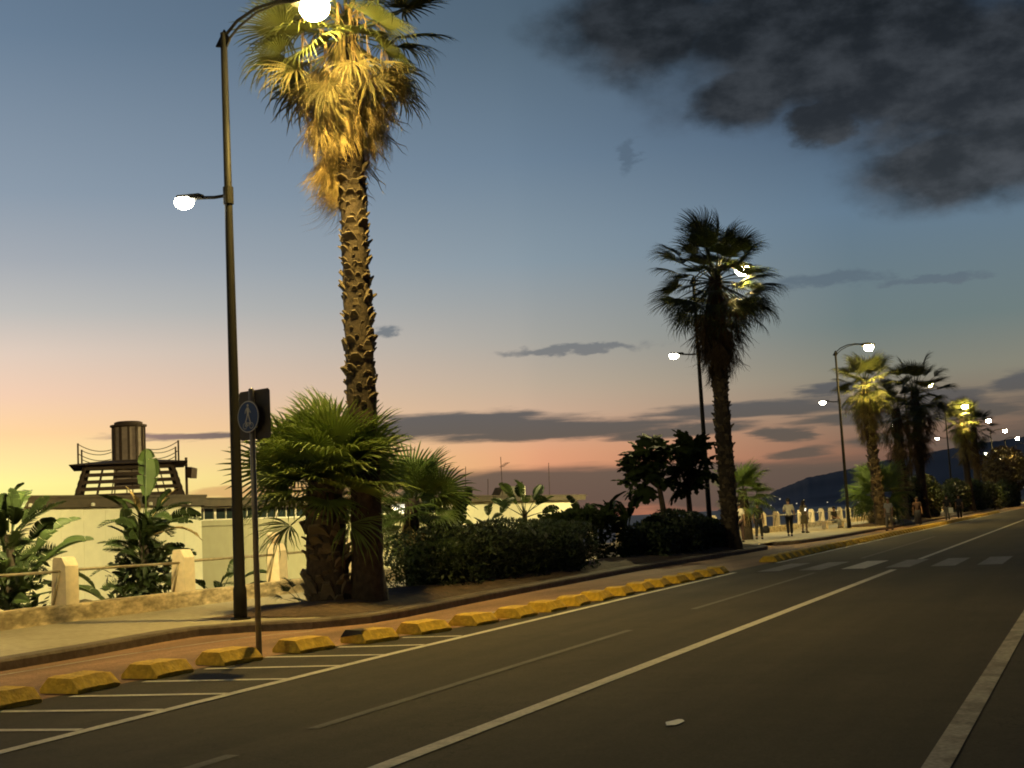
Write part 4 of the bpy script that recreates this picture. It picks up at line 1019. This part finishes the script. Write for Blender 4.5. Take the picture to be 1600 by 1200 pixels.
while y < 125:
    o = link('kerb_block', BL[i % 5], None, (lerp_path(ROW, y + .3), y, .006)); o.rotation_euler.z = random.uniform(-.04, .04)
    tag(o, 'small yellow kerb block in the far row beyond the crosswalk', 'kerb block', 'far yellow kerb blocks beyond the crosswalk'); y += .95; i += 1

# ------------------------------------------------------------------ people
def skin_obj(name, verts, edges, radii, m_, parent, sub=2, root=0):
    me = bpy.data.meshes.new(name); me.from_pydata(verts, edges, []); me.materials.append(m_)
    o = bpy.data.objects.new(name, me); COL.objects.link(o); o.parent = parent
    o.modifiers.new('skin', 'SKIN')
    sv = me.skin_vertices[0].data
    for i, r in enumerate(radii): sv[i].radius = (r, r) if not isinstance(r, tuple) else r
    sv[root].use_root = True
    s = o.modifiers.new('subdivision', 'SUBSURF'); s.levels = 1; s.render_levels = sub
    return o
def fabric(name, c): return mat(name, c, .85, .12, 9, .1, 60)
def person(label, loc, heading, H, shirt, trousers, stride=.18, arm='down', dress=False, shorts=False, bag=None, hair='short', seated=False, group='people on the promenade'):
    """local -y is forward; joints in metres for a 1.72 m figure, scaled by H"""
    k = H / 1.72; t = empty('person', loc, heading); s = stride
    if seated:
        hip, kneeL, kneeR = (0, 0, .50), (-.1, -.42, .5), (.1, -.42, .5); ankL, ankR = (-.1, -.4, .08), (.1, -.4, .08); sp = .0
    else:
        hip = (0, 0, .92); kneeL, kneeR = (-.09, -s * .7, .50), (.09, s * .25, .49); ankL, ankR = (-.09, -s, .08), (.09, s * 1.1, .10)
    hz = hip[2]
    chest = (0, -.02, hz + .36); neck = (0, -.02, hz + .53); h0 = (0, -.03, hz + .62); h1 = (0, -.035, hz + .73)
    shL, shR = (-.17, -.01, hz + .47), (.17, -.01, hz + .47)
    if arm == 'phone': elR, waR, elL, waL = (.23, .02, hz + .2), (.12, -.26, hz + .33), (-.24, .03, hz + .18), (-.25, -.05, hz - .06)
    elif arm == 'lap': elR, waR, elL, waL = (.22, -.05, hz + .2), (.1, -.28, hz + .1), (-.22, -.05, hz + .2), (-.1, -.28, hz + .1)
    else: elR, waR, elL, waL = (.22, -.06, hz + .2), (.23, -.16, hz - .04), (-.22, .08, hz + .2), (-.24, .06, hz - .06)
    def toe(a): return (a[0], a[1] - .16, .035)
    def hand(w, e):
        d = (Vector(w) - Vector(e)).normalized(); return tuple(Vector(w) + d * .09), tuple(Vector(w) + d * .17)
    hR0, hR1 = hand(waR, elR); hL0, hL1 = hand(waL, elL)
    V = [hip, (0, -.01, hz + .16), chest, neck, h0, h1, shL, elL, waL, hL0, shR, elR, waR, hR0, (-.09, 0, hz - .06), kneeL, ankL, toe(ankL), (.09, 0, hz - .06), kneeR, ankR, toe(ankR), hL1, hR1]
    E = [(0, 1), (1, 2), (2, 3), (3, 4), (4, 5), (2, 6), (6, 7), (7, 8), (8, 9), (2, 10), (10, 11), (11, 12), (12, 13), (0, 14), (14, 15), (15, 16), (16, 17), (0, 18), (18, 19), (19, 20), (20, 21), (9, 22), (13, 23)]
    rad = [.115, .105, .12, .052, .078, .085, .058, .04, .028, .034, .058, .04, .028, .034, .085, .055, .036, .034, .085, .055, .036, .034, .014, .014]
    # fingers: short chains rooted in each palm
    for (pi, w, e) in ((9, waL, elL), (13, waR, elR)):
        d = (Vector(V[pi]) - Vector(e)).normalized(); sd = Vector((0, 1, 0)); side = (sd - d * sd.dot(d)).normalized()
        base = Vector(V[pi])
        for (o_, l_) in ((-.03, .075), (-.012, .085), (.012, .08), (.05, .055)):
            V.append(tuple(base + side * o_ + d * l_)); E.append((pi, len(V) - 1)); rad.append(.0095)
    sc = lambda P: [tuple(Vector(p) * k) for p in P]
    skin_obj('body', sc(V), E, [r * k for r in rad], M['skin'], t)
    # face and hair
    hd = Vector(V[5]) * k
    b = MB(); b.add([tuple(hd + Vector(p) * k) for p in ((-.014, -.082, -.045), (.014, -.082, -.045), (0, -.108, -.048), (0, -.084, -.005))], [(0, 1, 2), (0, 2, 3), (2, 1, 3)]); b.build('nose', M['skin'], t)
    hb = MB(); n = 14; vs = []; rings = 6
    for i in range(rings + 1):
        ph = math.pi * .62 * i / rings
        for j in range(n):
            a = 2 * math.pi * j / n; cut = 1.0
            z = math.cos(ph) * .118; r = math.sin(ph) * .104
            yy = r * math.sin(a)
            if yy < -.055 and z < .045: z = .045
            vs.append(tuple(hd + Vector((r * math.cos(a), yy + .012, z - .012)) * k))
    hb.add(vs, [(i * n + j, i * n + (j + 1) % n, (i + 1) * n + (j + 1) % n, (i + 1) * n + j) for i in range(rings) for j in range(n)])
    if hair == 'long': hb.tube([tuple(hd + Vector((0, .07, 0)) * k), tuple(hd + Vector((0, .1, -.16)) * k), tuple(hd + Vector((0, .09, -.3)) * k)], [.09 * k, .085 * k, .03 * k], 10)
    hb.build('hair', M['hair'], t, True)
    # shirt
    Ts = [hip, (0, -.01, hz + .16), chest, (0, -.02, hz + .49), shL, tuple(Vector(shL).lerp(Vector(elL), .8)), shR, tuple(Vector(shR).lerp(Vector(elR), .8))]
    if not dress: Ts[0] = (0, 0, hz - .03)
    skin_obj('shirt', sc(Ts), [(0, 1), (1, 2), (2, 3), (2, 4), (4, 5), (2, 6), (6, 7)], [q * k for q in (.15, .135, .145, .07, .082, .062, .082, .062)], shirt, t)
    if dress:
        b = MB(); b.lathe([(.15 * k, (hz + .05) * k), (.19 * k, (hz - .1) * k), (.21 * k, (hz - dress) * k), (.20 * k, (hz - dress - .01) * k)], 16); b.build('skirt', trousers, t, True)
    else:
        f = .25 if shorts else .93
        le = [(0, 0, hz), (-.09, 0, hz - .06), kneeL, tuple(Vector(kneeL).lerp(Vector(ankL), f)), (.09, 0, hz - .06), kneeR, tuple(Vector(kneeR).lerp(Vector(ankR), f))]
        skin_obj('trousers', sc(le), [(0, 1), (1, 2), (2, 3), (0, 4), (4, 5), (5, 6)], [q * k for q in (.14, .108, .08, .066, .108, .08, .066)], trousers, t)
    for an in (ankL, ankR):
        a = Vector(an); b = MB(); b.tube([tuple((a + Vector((0, .06, -.035))) * k), tuple((a + Vector((0, -.06, -.035))) * k), tuple((a + Vector((0, -.18, -.045))) * k)], [.045 * k, .05 * k, .03 * k], 8); b.build('shoe', M['hair'] if not shorts else M['frame'], t, True)
    return tag(t, label, 'person', group)
white = fabric('white_shirt', (.48, .43, .34)); black = fabric('black_cloth', (.015, .014, .016)); khaki = fabric('khaki_cloth', (.14, .11, .06)); grey = fabric('grey_cloth', (.12, .115, .1)); pale = fabric('pale_cloth', (.24, .25, .25)); brown = fabric('brown_cloth', (.07, .04, .035)); navy = fabric('navy_cloth', (.02, .022, .035))
away = R(180) + R(4)
person('person in white top half hidden behind the second palm trunk', (-14.1, 53.7, .15), away, 1.68, white, brown, .15)
person('person in loose dark clothes walking away with a bag', (-14.18, 57.33, .15), away, 1.68, black, black, .22)
person('person in white shirt and dark trousers with bent arm', (-13.6, 60.99, .15), R(200), 1.78, white, black, .12, 'phone')
person('person in khaki dress standing and looking at a phone', (-14.11, 66.72, .15), R(150), 1.68, khaki, khaki, .06, 'phone', dress=.42, hair='long')
person('seated person in dark vest on the promenade bench', (-14.55, 77.2, .15), R(60), 1.66, black, pale, .1, 'lap', seated=True)
person('person in pale shirt and grey trousers walking along the cycle lane', (-10.4, 70.5, .01), R(-10), 1.72, pale, grey, .2)
person('person in brown top and long dark skirt by the planter', (-9.75, 77.0, .01), R(10), 1.7, brown, navy, .15, dress=.74, hair='long')
person('person in black top carrying a white bag, left of the far pair', (-9.75, 92.5, .01), away, 1.74, black, grey, .2)
person('person in dark clothes, right of the far pair on the lane', (-9.35, 96.5, .01), away, 1.76, navy, black, .2)
b = MB(); b.lathe([(.05, 0), (.15, .02), (.17, .2), (.1, .32), (.02, .34)], 10); tag(b.build('handbag', black, None, True, (-13.86, 57.35, .42)), 'dark handbag at the right hand of the person walking in black', 'bag')
b = MB(); b.box(-.14, .14, -.05, .05, 0, .36); tag(b.build('carrier_bag', M['frame'], None, False, (-9.50, 92.4, .55)), 'white carrier bag between the far pair of people', 'bag')
b = MB(); b.box(-.036, .036, -.006, .006, -.075, .075); ph = b.build('phone', M['lit'], None, False, (-13.96, 66.50, 1.36)); ph.rotation_euler = (.5, 0, .6); tag(ph, 'small lit phone in the hands of the person in khaki', 'phone')
t = empty('promenade_bench', (-14.65, 77.2, .15), R(60)); b = MB(); b.box(-.85, .85, -.22, .2, .38, .43); b.build('seat', M['stucco'], t)
for x in (-.7, .7):
    b = MB(); b.box(x - .09, x + .09, -.18, .16, 0, .38); b.build('leg', M['stucco'], t)
tag(t, 'pale stone bench on the promenade under the seated person', 'bench')
